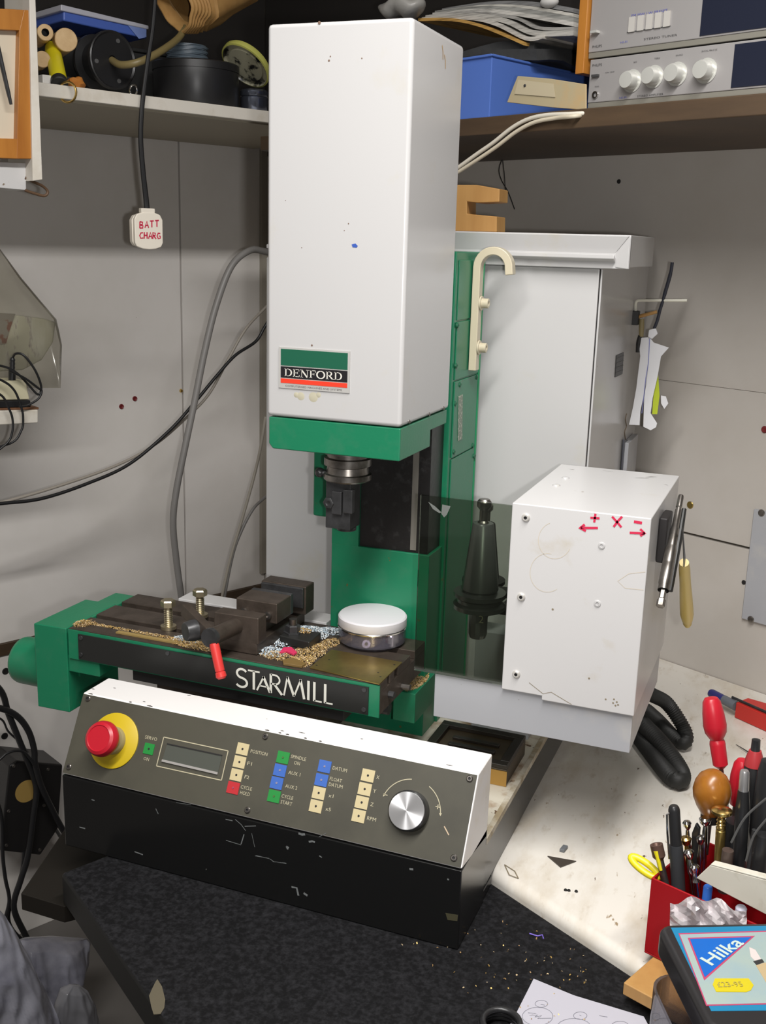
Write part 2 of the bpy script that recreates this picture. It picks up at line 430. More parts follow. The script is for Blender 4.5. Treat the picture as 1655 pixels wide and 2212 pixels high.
# dark board sticking out under the machine at the left
wz = -.053
w0, w1, w2 = onz((45, 1930), wz), onz((140, 1790), wz), onz((138, 1958), wz)
mb = MB(); mb.prism([w0, w2, w2 + (w1 - w0)*1.0 + V((.25, .1, 0)), w1 + (w1 - w0)*.3 + V((.1, .1, 0)), w1 + (w1 - w0)*.3], Z*-.022, mat('dark_brown_board', (.010, .008, .006), .6, spec=.2))
mb.build('support_board', label='dark brown board poking out from under the machine at the left', cat='board', bevel=.001)
# cupboard that carries the worktops
mb = MB(); c0 = s0 + sfr*.16 + sup*.05
mb.prism([V((q.x, q.y, FZ)) for q in (c0, c0 + sfr*.9, c0 + sfr*.9 + sup*.5, c0 + sup*.35)], Z*(-.0525 - FZ), black)
mb.build('base_cupboard', label='black cupboard below the black worktop', cat='cupboard', bevel=.002)

# ================================================================== MILLING MACHINE
M = thing('milling_machine', 'white and green benchtop milling machine with a black control console', 'machine', (-.25, .2, 0))
# ---- base
zc = .0833
mb = MB()
bt = .066
mb.prism([V((-.001, .094, ST + .0004)), V((-.001, .132, ST + .0004)), V((-.499, .417, ST + .0004)), V((-.499, .094, ST + .0004))], Z*(.0 - ST), black_gloss)
mb.box((-.5, 0, ST + .0004), (0, .0945, zc - .002), black_gloss)
mb.box((-.5, .094, .0004), (-.002, .93, bt - .004), black_gloss)
mb.build('base', M, bevel=.0015)
tray_m = mat('rusty_tray', (.56, .52, .43), .5, var=[((.25, .13, .05), 26, .50, .70)], spots=((.10, .05, .02), 50, .63))
mb = MB(); mb.box((-.498, .096, bt - .004), (-.004, .92, bt), tray_m)
mb.box((-.006, .094, bt - .006), (.0005, .92, bt + .002), mat('tray_lip', (.30, .24, .15), .6, var=[((.5, .46, .38), 40, .4, .6)]))
mb.build('drip_tray', M)
# ---- console
CON_T = V((0, .0469, .0855)).normalized(); CON_N = X.cross(CON_T); CON_O = V((0, 0, zc))
def pan(u, off=0.0): return onplane(u, CON_O + CON_N*off, CON_N)
prof = [(0, zc), (.0469, .1688), (.0986, .1688), (.094, bt + .004)]
mb = MB(); mb.prism([V((-.5, a, b)) for a, b in prof], X*.5, white3)
CON = mb.build('control_console', M, bevel=.0018)
mb = MB()
fa = [CON_O + X*-.4985 + CON_T*.0015, CON_O + X*-.0015 + CON_T*.0015, CON_O + X*-.0015 + CON_T*.0962, CON_O + X*-.4985 + CON_T*.0962]
mb.prism(fa, CON_N*.0012, olive)
PAN = mb.build('control_panel', M)
PO = .0012
def pobox(mb, c, a, t, h, m): mb.obox(V(c) + CON_N*(h/2), X*a, CON_T*t, CON_N*(h/2), m)
# keys
KEYS = [(524.7, 1618, cream_key), (518, 1646, cream_key), (511.3, 1674, cream_key), (504.2, 1701.8, red_key),
        (612, 1636.4, green_key), (605.3, 1664, blue_key), (598.2, 1691.5, blue_key), (592.5, 1720, green_key),
        (701.8, 1655.7, blue_key), (694.8, 1685, blue_key), (689.2, 1713, cream_key), (683, 1741.6, cream_key),
        (795.5, 1675.3, cream_key), (788.5, 1704.6, cream_key), (782, 1733.5, cream_key), (775.4, 1762.6, cream_key)]
kdot = {cream_key: black, red_key: mat('red_dot', (.30, .05, .09), .5), green_key: mat('green_dot', (.05, .12, .03), .5), blue_key: mat('blue_dot', (.22, .20, .28), .5)}
for x_, y_, m in KEYS:
    mb = MB(); c = pan((x_, y_), PO)
    pobox(mb, c, .0073, .00645, .0009, m)
    mb.lathe(c + CON_N*.0009, CON_N, [(0, .0005), (.0011, .0005), (.0013, 0)], kdot[m], 10)
    mb.build('key', PAN)
mb = MB(); c = pan((322.3, 1617.7), PO); pobox(mb, c, .0066, .0062, .0009, green_key)
mb.lathe(c + CON_N*.0009, CON_N, [(0, .0005), (.0011, .0005), (.0013, 0)], black, 10); mb.build('key', PAN)
# printed words
WORDS = [('SERVO', 326.7, 1594.5, 27), ('ON', 316.5, 1639.4, 12), ('POSITION', 560, 1626, 38), ('F1', 539.6, 1649.6, 10), ('F2', 533.6, 1678.7, 10),
         ('CYCLE', 532.5, 1702, 25), ('HOLD', 529.7, 1714, 22), ('SPINDLE', 645.3, 1637, 34), ('ON', 641.8, 1648.5, 13), ('AUX 1', 636.2, 1671, 27), ('AUX 2', 629.6, 1700, 27),
         ('CYCLE', 621.2, 1721.8, 26), ('START', 619, 1734.6, 26), ('DATUM', 734.4, 1661.7, 32), ('FLOAT', 726, 1684.5, 27), ('DATUM', 725.6, 1697, 31),
         ('x1', 715.4, 1719, 11), ('x5', 709.3, 1748, 12), ('X', 816.7, 1678.9, 7), ('Y', 809.7, 1708.6, 7), ('Z', 803.9, 1737.6, 7), ('RPM', 803, 1769, 20)]
mb = MB()
for t, x_, y_, wpx in WORDS:
    c = pan((x_, y_), PO); k = (pan((x_ + 10, y_), PO) - c); wm = abs(k.x)/10*wpx
    mb.text(t, c, X, CON_T, .0038, cream_print, width=wm)
# direction arcs around the dial
dc = pan((886, 1752), PO); R0 = .0335
def darc(a0, a1): return [dc + X*math.cos(math.radians(a0 + (a1-a0)*i/14))*R0 + CON_T*math.sin(math.radians(a0 + (a1-a0)*i/14))*R0*.98 for i in range(15)]
for a0, a1 in ((98, 160), (62, 8)):
    pts = darc(a0, a1); mb.ribbon(pts, .0009, CON_N, cream_print)
    e = pts[-1]; tdir = (pts[-1] - pts[-2]).normalized(); sd = CON_N.cross(tdir)
    mb.poly([e + tdir*.003 + CON_N*.0004, e + sd*.0016 + CON_N*.0004, e - sd*.0016 + CON_N*.0004], cream_print)
def cross_mark(c, plus):
    mb.ribbon([c - X*.0025, c + X*.0025], .0009, CON_N, cream_print)
    if plus: mb.ribbon([c - CON_T*.0025, c + CON_T*.0025], .0009, CON_N, cream_print)
cross_mark(pan((833, 1717), PO), False); cross_mark(pan((946, 1743), PO), True)
mb.ribbon([pan((960, 1785), PO), pan((970, 1804), PO)], .0012, CON_N, mat('bare_scratch', (.5, .38, .26), .5))
mb.build('panel_lettering', PAN, smooth=0, kind='stuff', fix=False)
# display
oc = [pan((300 + a/6.365, 1580 + b/6.365), PO) for a, b in ((245, 475), (1138, 672), (1230, 268), (345, 78))]
mb = MB()
for i in range(4):
    a, b = oc[i], oc[(i+1) % 4]; mb.ribbon([a, b], .0011, CON_N, cream_print)
ic = [pan((300 + a/6.365, 1580 + b/6.365), PO) for a, b in ((325, 400), (1090, 578), (1150, 330), (395, 170))]
mb.prism([p + CON_N*.0001 for p in ic], CON_N*.0007, lcd)
mb.obox((ic[3] + ic[2])/2 + CON_N*.0010, (ic[2] - ic[3])/2, CON_T*.0006, CON_N*.0006, black)
mb.obox((ic[0] + ic[1])/2 + CON_N*.0010, (ic[1] - ic[0])/2, CON_T*.0013, CON_N*.0009, mat('display_bezel', (.30, .285, .27), .4))
mb.build('display', PAN, smooth=0)
for u in ((190.4, 1509), (149, 1656.5), (573.5, 1591), (535, 1750), (1015, 1682), (981, 1853)):
    mb = MB(); screw(mb, pan(u, PO), CON_N, .0037, steel); mb.build('screw', PAN)
# emergency stop
ec = pan((246.8, 1600), PO)
er = .0325
mb = MB(); mb.lathe(ec, CON_N, [(er, 0), (er, .0015), (er - .0008, .002), (0, .002)], yellow, 48); mb.build('emergency_stop_plate', PAN, label='round yellow backing plate')
mb = MB(); mb.lathe(ec, CON_N, [(.0165, .002), (.0165, .006), (.0155, .008), (.0130, .008), (.0130, .026), (0, .026)], mat('stop_stem', (.30, .25, .12), .5), 32); mb.build('emergency_stop_stem', PAN)
mb = MB(); mb.lathe(ec, CON_N, [(0, .020), (.012, .020), (.0195, .021), (.0208, .0235), (.0206, .028), (.0185, .0325), (.0150, .0345), (.0142, .0335), (.0, .0335)], red, 40); mb.build('emergency_stop_button', PAN, label='red mushroom push button')
# dial
kc = pan((886, 1752), PO)
mb = MB(); mb.lathe(kc, CON_N, [(.0215, 0), (.0212, .011), (.0198, .013), (.0196, .0132)], mat('knob_side', (.10, .10, .10), .3, .8), 48)
mb.lathe(kc, CON_N, [(.0197, .0132), (.0192, .0138), (0, .0138)], alu, 64)
KN = mb.build('jog_dial', PAN, label='round aluminium jog dial', smooth=25)
# radial brushing on the dial face
_nt = alu.node_tree; _b = _nt.nodes['Principled BSDF']; _b.inputs['Anisotropic'].default_value = .92
_tg = _nt.nodes.new('ShaderNodeTangent'); _tg.direction_type = 'RADIAL'; _tg.axis = 'Z'
_tc = _nt.nodes.new('ShaderNodeTexCoord'); _sub = _nt.nodes.new('ShaderNodeVectorMath'); _sub.operation = 'CROSS_PRODUCT'
_off = _nt.nodes.new('ShaderNodeVectorMath'); _off.operation = 'SUBTRACT'; _off.inputs[1].default_value = (kc + CON_N*.0138) - (V(M.location) + V(PAN.location) + V(KN.location))
_nt.links.new(_tc.outputs['Object'], _off.inputs[0]); _nt.links.new(_off.outputs[0], _sub.inputs[0]); _sub.inputs[1].default_value = CON_N
_nt.links.new(_sub.outputs[0], _b.inputs['Tangent'])

# paint chips and scratches on the console
def k3(a, b): return (100 + a/3.065, 1440 + b/3.065)
def k4(a, b): return (480 + a/2.669, 1560 + b/2.669)
chip_w = mat('bare_grey_scratch', (.17, .18, .18), .5)
mb = MB()
for l_, wd_ in ((((440, 640), (460, 648), (478, 646)), .0040), (((500, 690), (520, 686), (535, 692)), .0034), (((75, 560), (110, 590), (135, 625)), .0012), (((130, 600), (195, 598)), .0012), (((125, 650), (110, 700)), .0014), (((20, 560), (60, 568)), .0016),
                ((190, 770), (270, 785), (345, 812), (365, 810)) and (((190, 770), (270, 785), (300, 805), (365, 812)), .0012), (((370, 715), (385, 725)), .003), (((170, 640), (188, 720)), .0008), (((400, 950), (430, 955), (440, 1000)), .0036), (((470, 985), (492, 1000)), .004),
                (((1080, 846), (1102, 848)), .0036), (((1298, 905), (1308, 908)), .0028), (((560, 770), (575, 780)), .002), (((600, 640), (560, 660)), .001)):
    mb.ribbon([ony(k4(*p), -.0001) for p in l_], wd_*.65, -Y, chip_w, th=.0001)
for l_, wd_ in ((((220, 1062), (258, 1072)), .0022), (((725, 940), (742, 975)), .0014), (((585, 1225), (640, 1245)), .0022), (((300, 880), (320, 886)), .0018), (((1190, 1150), (1290, 1180)), .0012), (((1310, 1110), (1290, 1175)), .0018), (((1390, 1250), (1480, 1272)), .0011), (((1500, 1290), (1590, 1303)), .0014), (((1590, 1190), (1600, 1210)), .003), (((860, 900), (960, 915)), .0008)):
    mb.ribbon([ony(k3(*p), -.0001) for p in l_], wd_*.65, -Y, chip_w, th=.0001)
q = [ony(k4(*p), -.0001) for p in ((1288, 1100), (1360, 1112), (1356, 1146), (1300, 1140))]; mb.prism(q, -Y*.0002, mat('tan_scuff', (.06, .055, .03), .5))
mb.build('paint_scratches', CON, smooth=0, fix=False, kind='stuff')
chip_b = mat('bare_dark_chip', (.03, .022, .016), .6); mb = MB()
for c, L_ in ((k3(682, 263), 9), (k3(1457, 426), 6), (k3(1590, 455), 5), (k4(345, 51), 4), (k4(475, 96), 4), (k4(562, 113), 4), (k3(290, 182), 7), (k3(560, 232), 4)):
    p = onz(c, .1689); p.y = .0472; mb.ribbon([p - X*L_*.00045, p + Y*.0006, p + X*L_*.00045], [.0006, .0022, .0008], Z, chip_b, th=.0001)
for c, L_ in ((k3(310, 148), 6), (k3(452, 142), 5), (k3(945, 190), 7), (k3(648, 232), 5), (k4(460, 61), 10), (k4(1310, 248), 9), (k4(347, 50), 6), (k4(805, 97), 4)):
    p = onz(c, .1689); mb.ribbon([p - X*L_*.0004, p, p + X*L_*.0004], [.0004, .0017, .0005], Z, chip_b, th=.0001)
mb.build('paint_chips', CON, smooth=0, fix=False, kind='stuff')

# ---- table
TZ = .207; TX0, TX1, TY0, TY1 = -.590, -.150, .140, .298
mb = MB()
mb.box((TX0, TY0, .168), (TX1, TY1, .196), iron)
for y0, y1 in ((TY0, .163), (.171, .187), (.199, .243), (.258, TY1)):
    mb.box((TX0, y0, .196), (TX1, y1, TZ), iron)
TAB = mb.build('table', M, bevel=.0008)
strip0 = ony((168, 1371), TY0 - .004); strip1 = ony((796, 1485.6), TY0 - .004); strip2 = ony((796, 1545), TY0 - .004)
mb = MB(); mb.box((TX0, TY0 - .002, .1655), (TX1, TY0, .2055), green)
mb.build('front_edge', TAB)
pz0, pz1 = strip2.z, strip1.z
mb = MB(); mb.box((strip0.x, TY0 - .004, pz0), (strip1.x, TY0 - .002, pz1), blackm)
LW_ = .0017
def letters(mb, O, ux, uy, n, items, hgt, m, thick, off):
    for pts, wk in items:
        P = [V(O) + ux*a*hgt + uy*b*hgt + n*off for a, b in pts]
        ws = [thick*k for k in wk] if isinstance(wk, (list, tuple)) else thick*wk
        mb.ribbon(P, ws, n, m, th=0)
def arcp(cx, cy, rx, ry, a0, a1, n=12): return [(cx + rx*math.cos(math.radians(a0 + (a1-a0)*i/n)), cy + ry*math.sin(math.radians(a0 + (a1-a0)*i/n))) for i in range(n+1)]
def star(ch, x):
    L = []
    if ch == 'S': L.append((arcp(x+.24, .74, .21, .23, 30, 255, 12) + arcp(x+.22, .26, .24, .24, 80, -150, 12), 1.0))
    if ch == 'T': L += [([(x, .97), (x+.5, .97)], .7), ([(x+.25, .97), (x+.25, 0)], 1.1)]
    if ch == 'A': L += [([(x, 0), (x+.30, .80)], .75), ([(x+.27, .80), (x+.56, 0)], 1.15), ([(x+.12, .27), (x+.44, .27)], .6)]
    if ch == 'R': L += [([(x+.05, 0), (x+.05, 1)], 1.1), ([(x+.05, .97), (x+.22, .97)] + arcp(x+.22, .73, .2, .24, 90, -90, 10) + [(x+.05, .49)], .75), ([(x+.2, .49), (x+.52, 0)], 1.1)]
    if ch == 'M': L += [([(x, 0), (x+.14, 1)], .75), ([(x+.14, 1), (x+.42, .05)], 1.1), ([(x+.42, .05), (x+.70, 1)], .75), ([(x+.68, 1), (x+.84, 0)], 1.1)]
    if ch == 'I': L.append(([(x+.05, 0), (x+.05, 1)], 1.1))
    if ch == 'L': L += [([(x+.05, 0), (x+.05, 1)], 1.1), ([(x+.05, .03), (x+.36, .03)], .7)]
    return L
so = ony((511, 1483), TY0 - .0042); se = ony((719, 1521), TY0 - .0042)
hL = (ony((514, 1443), TY0 - .0042) - so).z
items = []; xs_ = {'S': 0, 'T': .5, 'A': .88, 'R': 1.42, 'M': 2.02, 'I': 2.98, 'L': 3.22, 'L2': 3.66}
for k, x_ in xs_.items(): items += star(k[0], x_)
sc_x = (se.x - so.x) / (4.02*hL)
letters(mb, so + Z*.0005, X*sc_x, Z, -Y, items, hL, print_w, .0030, .0004)
for u in ((175, 1378), (175, 1414), (787, 1490), (786, 1533), (362, 1411)):
    p = ony(u, TY0 - .004); mb.lathe(p, -Y, [(.0030, 0), (.0028, .0012), (.0012, .0014), (0, .0009)], steel_dark, 10)
mb.build('name_strip', TAB, label='black strip lettered STARMILL', fix=False)
# end block and motor cover
bx0 = -.646
mb = MB()
mb.prism([V((bx0, TY0 - .001, .0855)), V((TX0 - .004, TY0 - .001, .0865)), V((TX0 - .004, TY0 - .001, .2055)), V((bx0, TY0 - .001, .2045))], Y*.112, green)
mb.box((TX0 - .035, .16, .13), (TX0 - .001, TY1 - .004, .205), green)
mb.box((TX0 - .004, TY0 + .001, .145), (TX0 + .045, TY0 + .05, .168), green)
mb.build('table_end_block', M, bevel=.0012)
mc = ony((60, 1426), .185); mL = (bx0 + .001) - ony((46, 1426), .185).x; mc.y = .185
mb = MB(); mb.lathe(V((bx0 + .001, mc.y, mc.z)), -X, [(.033, 0), (.033, mL - .008), (.0315, mL - .003), (.028, mL), (0, mL)], green, 36)
MOT = mb.build('motor_cover', M)
# saddle and underside
mb = MB()
mb.box((-.50, .150, .146), (-.20, .292, .168), black)
mb.box((-.47, .16, .10), (-.24, .36, .146), iron)
mb.box((-.44, .10, bt), (-.27, .30, .10), black)
mb.build('saddle', M, bevel=.001)
mb = MB()
mb.cyl(V((-.585, .20, .150)), V((-.16, .20, .150)), .008, steel_dark, 14)
mb.build('lead_screw', M)
gx0, gx1, gz = onz((850, 1491), .15), onz((901, 1496), .15), .15
mb = MB(); mb.box((gx0.x, gx0.y, .109), (gx1.x, .339, gz), green)
mb.build('saddle_end_block', M, bevel=.001)
mb = MB(); mb.cyl(V((-.152, .215, .176)), V((-.139, .215, .176)), .004, steel, 10); mb.build('end_stop', TAB)
mb = MB(); mb.cyl(V((-.15, .17, .183)), V((-.143, .17, .183)), .0045, steel_dark, 8); mb.build('end_stop', TAB)
# white ledge behind the table
mb = MB(); mb.box((-.525, .302, .19), (-.293, .337, .2085), white2); mb.box((-.525, .300, .09), (-.293, .31, .19), white2)
mb.build('rear_guard', M, bevel=.001)

# ---- column
cx0 = ony((715, 1250), .31).x; cx1 = -.153
zlow = ony((840, 1189), .31).z
mb = MB()
mb.box((cx0, .31, bt), (cx1, .37, zlow), green)
mb.box((cx0, .362, bt), (-.150, .492, .700), green)
mb.build('column', M, bevel=.0012)
xb = ony((778, 1100), .312).x
mb = MB(); mb.box((xb, .314, zlow), (cx1 - .004, .362, .70), mat('slideway_black', (.010, .009, .009), .42, var=[((.035, .034, .035), 70, .55, .75)], bump=.2, bscale=120))
mb.build('slideway', M)
mb = MB(); a_ = ony((892, 1000), .312).x; mb.box((a_, .3125, zlow + .004), (a_ + .008, .3138, .62), mat('way_strip', (.16, .15, .13), .5)); mb.build('way_edge', M)
g0 = ony((676, 1050), .30); g1 = ony((690, 1116), .30)
mb = MB(); mb.box((g0.x, .30, g1.z), (xb - .001, .3605, .515), green); mb.build('head_slide', M, bevel=.003)
mb = MB(); mb.box((cx0, .31, zlow - .001), (xb - .0008, .3615, g1.z + .02), green); mb.build('column_web', M, bevel=.0008)
# side cover strips with screws, scale
mb = MB()
zs = [onx((1000, v), -.15).z for v in (690, 815, 975)]
mb.box((-.150, .372, zs[0]), (-.1488, .478, .69), green)
mb.box((-.150, .372, zs[1]), (-.1484, .476, zs[0] - .002), green)
mb.box((-.150, .372, zs[2]), (-.1480, .474, zs[1] - .002), green)
mb.box((-.150, .372, .08), (-.1484, .476, zs[2] - .002), green)
mb.box((-.150, .478, .08), (-.1478, .4835, .69), mat('green_edge', (.012, .26, .10), .4))
CPL = mb.build('side_cover', M, bevel=.0006, seg=1)
for u in ((988, 703), (985, 790), (983, 872), (980, 976), (993, 831), (1029, 815), (1021, 962), (1024, 985)):
    mb = MB(); p = onx(u, -.1484); mb.lathe(p, X, [(.0035, -.001), (.0034, .0015), (.0018, .0022), (0, .0014)], mat('green_screw', (.015, .10, .05), .4) if 'green_screw' not in MAT else MAT['green_screw'], 10); mb.build('screw', CPL)
mb = MB(); q = [onx(u, -.1478) for u in ((990, 856), (999, 852), (998, 948), (989, 952))]
mb.prism(q, X*.0006, mat('scale_print', (.18, .22, .17), .5, spots=((.5, .5, .42), 260, .56)))
mb.build('scale_label', CPL)
# ---- cabinet behind the column
kx0 = ony((575, 1000), .5).x; kx1 = .006
mb = MB(); mb.box((kx0, .50, bt), (kx1 - .0025, .505, .683), white)
mb.box((kx1 - .0012, .502, bt), (kx1 + .0015, .506, .683), white)
mb.box((kx0, .507, bt), (kx1, .925, .72), white)
mb.box((kx0 + .001, .5045, bt), (kx1 - .002, .5075, .683), black)
CAB = mb.build('cabinet', M, bevel=.0012)
mb = MB()
cz0 = ony((1357, 582), .49).z; cz1 = ony((1365, 508), .49).z; cxr = ony((1365, 508), .49).x
zi = ony((1320, 553), .49).z
mb.prism([V((kx0 + .012, .488, cz0)), V((cxr, .488, cz0)), V((cxr, .488, cz1)), V((kx0 + .012, .488, cz1))], Y*.006, white)
mb.prism([V((kx0 + .012, .488, cz0 + .008)), V((cxr - .018, .488, cz0 + .008)), V((cxr - .018, .476, cz0 + .0125)), V((kx0 + .012, .476, cz0 + .0125))], Z*.006, white)
mb.prism([V((kx0 + .012, .4885, cz0 + .018)), V((cxr - .02, .4885, cz0 + .018)), V((cxr - .001, .481, cz1 - .001)), V((kx0 + .012, .481, cz1 - .001))], V((0, .004, 0)), white)
mb.prism([V((cxr - .020, .4885, cz0 + .018)), V((cxr, .481, cz1)), V((cxr, .481, cz0)), V((cxr - .020, .4885, cz0 + .002))], V((-.001, .004, 0)), white)
mb.box((kx0 + .012, .49, cz0 + .002), (cxr, .70, cz1), white)
mb.build('cabinet_hood', M, bevel=.0012)
mb = MB(); q = [onx(u, kx1 + .0002) for u in ((1331, 768), (1347, 761), (1344, 808), (1328, 815))]
mb.prism(q, X*.0008, blackm)
for k in range(4):
    f = .15 + .22*k; a = q[0].lerp(q[3], f); b = q[1].lerp(q[2], f); mb.ribbon([a + X*.001, b + X*.001], .0018, X, mat('label_grey', (.09, .09, .09), .6) if 'label_grey' not in MAT else MAT['label_grey'], th=0.0003)
mb.build('rating_label', CAB)
# ---- J hook bolted on the column
hp = [onx((1027, 800), -.139)]
hy = .432
h0 = ony((1026, 800), hy); h1 = ony((1034, 570), hy)
mid = ony((1074, 533), hy); h2 = ony((1103, 560), hy); h3 = ony((1103, 594), hy)
rad = (h2.x - h1.x)/2; cxh = (h2.x + h1.x)/2; czh = h1.z - .004
pts = [V((h1.x, hy, h0.z)), V((h1.x, hy, (h0.z + czh)/2)), V((h1.x, hy, czh))]
pts += [V((cxh - rad*math.cos(math.pi*i/14), hy, czh + rad*math.sin(math.pi*i/14))) for i in range(1, 15)]
pts += [V((h2.x + .001, hy, h3.z))]
mb = MB()
secs = []
for i, p in enumerate(pts):
    t = (pts[min(i+1, len(pts)-1)] - pts[max(i-1, 0)]).normalized(); nn = Y.cross(t)
    secs.append([p + nn*.0052 + Y*.008, p + nn*.0052 - Y*.008, p - nn*.0052 - Y*.008, p - nn*.0052 + Y*.008])
vs = [[mb.bm.verts.new(q) for q in s_] for s_ in secs]
for a, b in zip(vs, vs[1:]):
    for k in range(4): mb.face([a[k], a[(k+1) % 4], b[(k+1) % 4], b[k]], cream)
mb.face(vs[0], cream); mb.face(vs[-1][::-1], cream)
HK = mb.build('cable_hook', M, bevel=.0012)
for v in (655, 751):
    mb = MB(); p = ony((1041, v), hy); p.x = h1.x + .0055
    mb.lathe(p, X, [(.0095, 0), (.0095, .002), (.0065, .002), (.0065, .0105), (.0060, .011), (.0034, .011), (.0030, .006), (0, .006)], cream, 18); mb.build('bolt', HK)
# ---- head
HX0, HX1, HY0, HY1, HZ1, HZ2 = -.3154, -.1458, .170, .3444, .5063, .9355
mb = MB(); mb.box((HX0, HY0, HZ1), (HX1, HY1, HZ2), white)
HEAD = mb.build('head_cover', M, bevel=.005, seg=3)
hb = ony((580, 968), .172).z
mb = MB(); mb.prism([V((HX0 + .002, .172, HZ1 - .001)), V((HX1 - .001, .172, HZ1 - .001)), V((HX1 - .001, .172, hb)), V((HX0 + .007, .172, hb)), V((HX0 + .002, .172, hb + .006))], Y*.106, green)
mb.box((HX0 + .01, .25, hb + .02), (HX1 - .002, HY1 - .002, HZ1 - .001), green)
mb.build('head_casting', M, bevel=.0015)
for u in ((884, 911), (927, 895), (958, 882)):
    mb = MB(); screw(mb, onx(u, HX1), X, .0024, steel); mb.build('screw', HEAD)
# name plate
q = [ony((590 + a/9.194, 740 + b/9.194), HY0) for a, b in ((110, 885), (1520, 1010), (1540, 170), (135, 85))]
nx0 = (q[0].x + q[3].x)/2; nx1 = (q[1].x + q[2].x)/2; nz0 = (q[0].z + q[1].z)/2; nz1 = (q[2].z + q[3].z)/2
nw, nh = nx1 - nx0, nz1 - nz0
mb = MB(); th = .0012
mb.box((nx0, HY0 - th, nz0), (nx1, HY0, nz1), mat('plate_silver', (.40, .39, .37), .4))
def band(z0, z1, m, e=.0003): mb.box((nx0 + nw*.030, HY0 - th - e, nz0 + nh*z0), (nx1 - nw*.030, HY0 - th, nz0 + nh*z1), m)
band(.555, .955, mat('plate_green', (.010, .095, .052), .4)); band(.255, .53, mat('plate_black', (.012, .011, .013), .4)); band(.125, .235, mat('plate_red', (.70, .045, .02), .4))
def serif(ch, x):
    S, B, T_ = 1.0, .14, .06; L = []
    sb = lambda a, y: ([(a - .12, y), (a + .12, y)], .055)
    st = .155
    if ch in 'DEFR': L += [([(x+.14, 0), (x+.14, 1)], st), sb(x+.14, .03), sb(x+.14, .97)]
    if ch == 'D': L.append(([(x+.14, .97)] + arcp(x+.32, .5, .34, .46, 85, -85, 14) + [(x+.14, .03)], [.06, .06] + [.06 + .13*math.sin(math.pi*i/12) for i in range(13)] + [.06]))
    if ch in 'EF': L += [([(x+.14, .97), (x+.60, .97)], .06), ([(x+.58, 1), (x+.58, .72)], .06), ([(x+.14, .52), (x+.45, .52)], .06), ([(x+.44, .66), (x+.44, .38)], .06)]
    if ch == 'E': L += [([(x+.14, .03), (x+.62, .03)], .06), ([(x+.61, 0), (x+.61, .28)], .06)]
    if ch == 'N': L += [([(x+.12, 0), (x+.12, 1)], .06), ([(x+.10, .98), (x+.66, .0)], .18), ([(x+.66, 0), (x+.66, 1)], .06), sb(x+.12, .03), sb(x+.66, .97), sb(x+.08, .97)]
    if ch == 'O': L.append((arcp(x+.42, .5, .35, .47, 90, 450, 28), [.07 + .12*abs(math.cos(math.radians(90 + 360*i/28))) for i in range(29)]))
    if ch == 'R': L += [([(x+.14, .97)] + arcp(x+.34, .745, .2, .225, 85, -90, 10) + [(x+.14, .52)], [.06, .06] + [.06 + .12*math.sin(math.pi*i/9) for i in range(10)] + [.06]), ([(x+.32, .52), (x+.64, .02)], .16), ([(x+.56, .03), (x+.78, .03)], .055)]
    return L
items = []
for ch, x_ in zip('DENFORD', (0, .80, 1.52, 2.36, 3.0, 3.88, 4.66)): items += serif(ch, x_)
lh = nh*.185; lw0 = nw*.80
letters(mb, V((nx0 + nw*.085, HY0 - th - .0005, nz0 + nh*.298)), X*(lw0/(5.3*lh)), Z, -Y, items, lh, mat('plate_letters', (.62, .60, .54), .5), lh*1.12, .0001)
mb.text('COMPUTERISED MACHINES AND SYSTEMS', V(((nx0 + nx1)/2, HY0 - th, nz0 + nh*.062)), X, Z, nh*.045, mat('plate_ink', (.10, .09, .09), .6), width=nw*.80)
mb.build('nameplate', HEAD, label='green, black and red plate lettered DENFORD', smooth=0, fix=False)
mb = MB(); q = [ony(u, HY0 - .0001) for u in ((760, 528), (768, 526), (773, 531), (771, 535), (762, 534))]; mb.prism(q, -Y*.0003, mat('blue_smear', (.03, .08, .35), .5)); mb.build('paint_mark', HEAD, label='small blue smear')
mb = MB()
for u, r_ in (((711, 131), .0012), ((714, 122), .0008), ((690, 49), .0018), ((782, 126), .0008), ((753, 483), .0008), ((744, 498), .0006), ((617, 433), .0005), ((674, 746), .0012), ((652, 535), .0006)):
    mb.lathe(ony(u, HY0), -Y, [(r_, .0002), (0, .0003)], mat('brown_speck', (.16, .10, .07), .5) if 'brown_speck' not in MAT else MAT['brown_speck'], 8)
for u in ((955, 98), (960, 118)): pa = onx(u, HX1); mb.ribbon([pa, pa + V((0, .004, -.006)), pa + V((0, .005, -.014))], .0024, X, mat('rust_mark', (.40, .27, .14), .5) if 'rust_mark' not in MAT else MAT['rust_mark'], th=.0002)
mb.build('paint_speck', HEAD, smooth=0, fix=False, kind='stuff')
mb = MB()
for cxy, rr in (((650, 856), 9), ((677, 858), 11), ((640, 853), 6), ((688, 853), 6)):
    c = ony(cxy, HY0); k = mpp(c); mb.lathe(c, -Y, [(0, .0003), (rr*k*.8, .0002), (rr*k, 0)], mat('glue_stain', (.44, .41, .31), .4) if 'glue_stain' not in MAT else MAT['glue_stain'], 12)
mb.build('glue_residue', HEAD, label='yellowish glue residue')
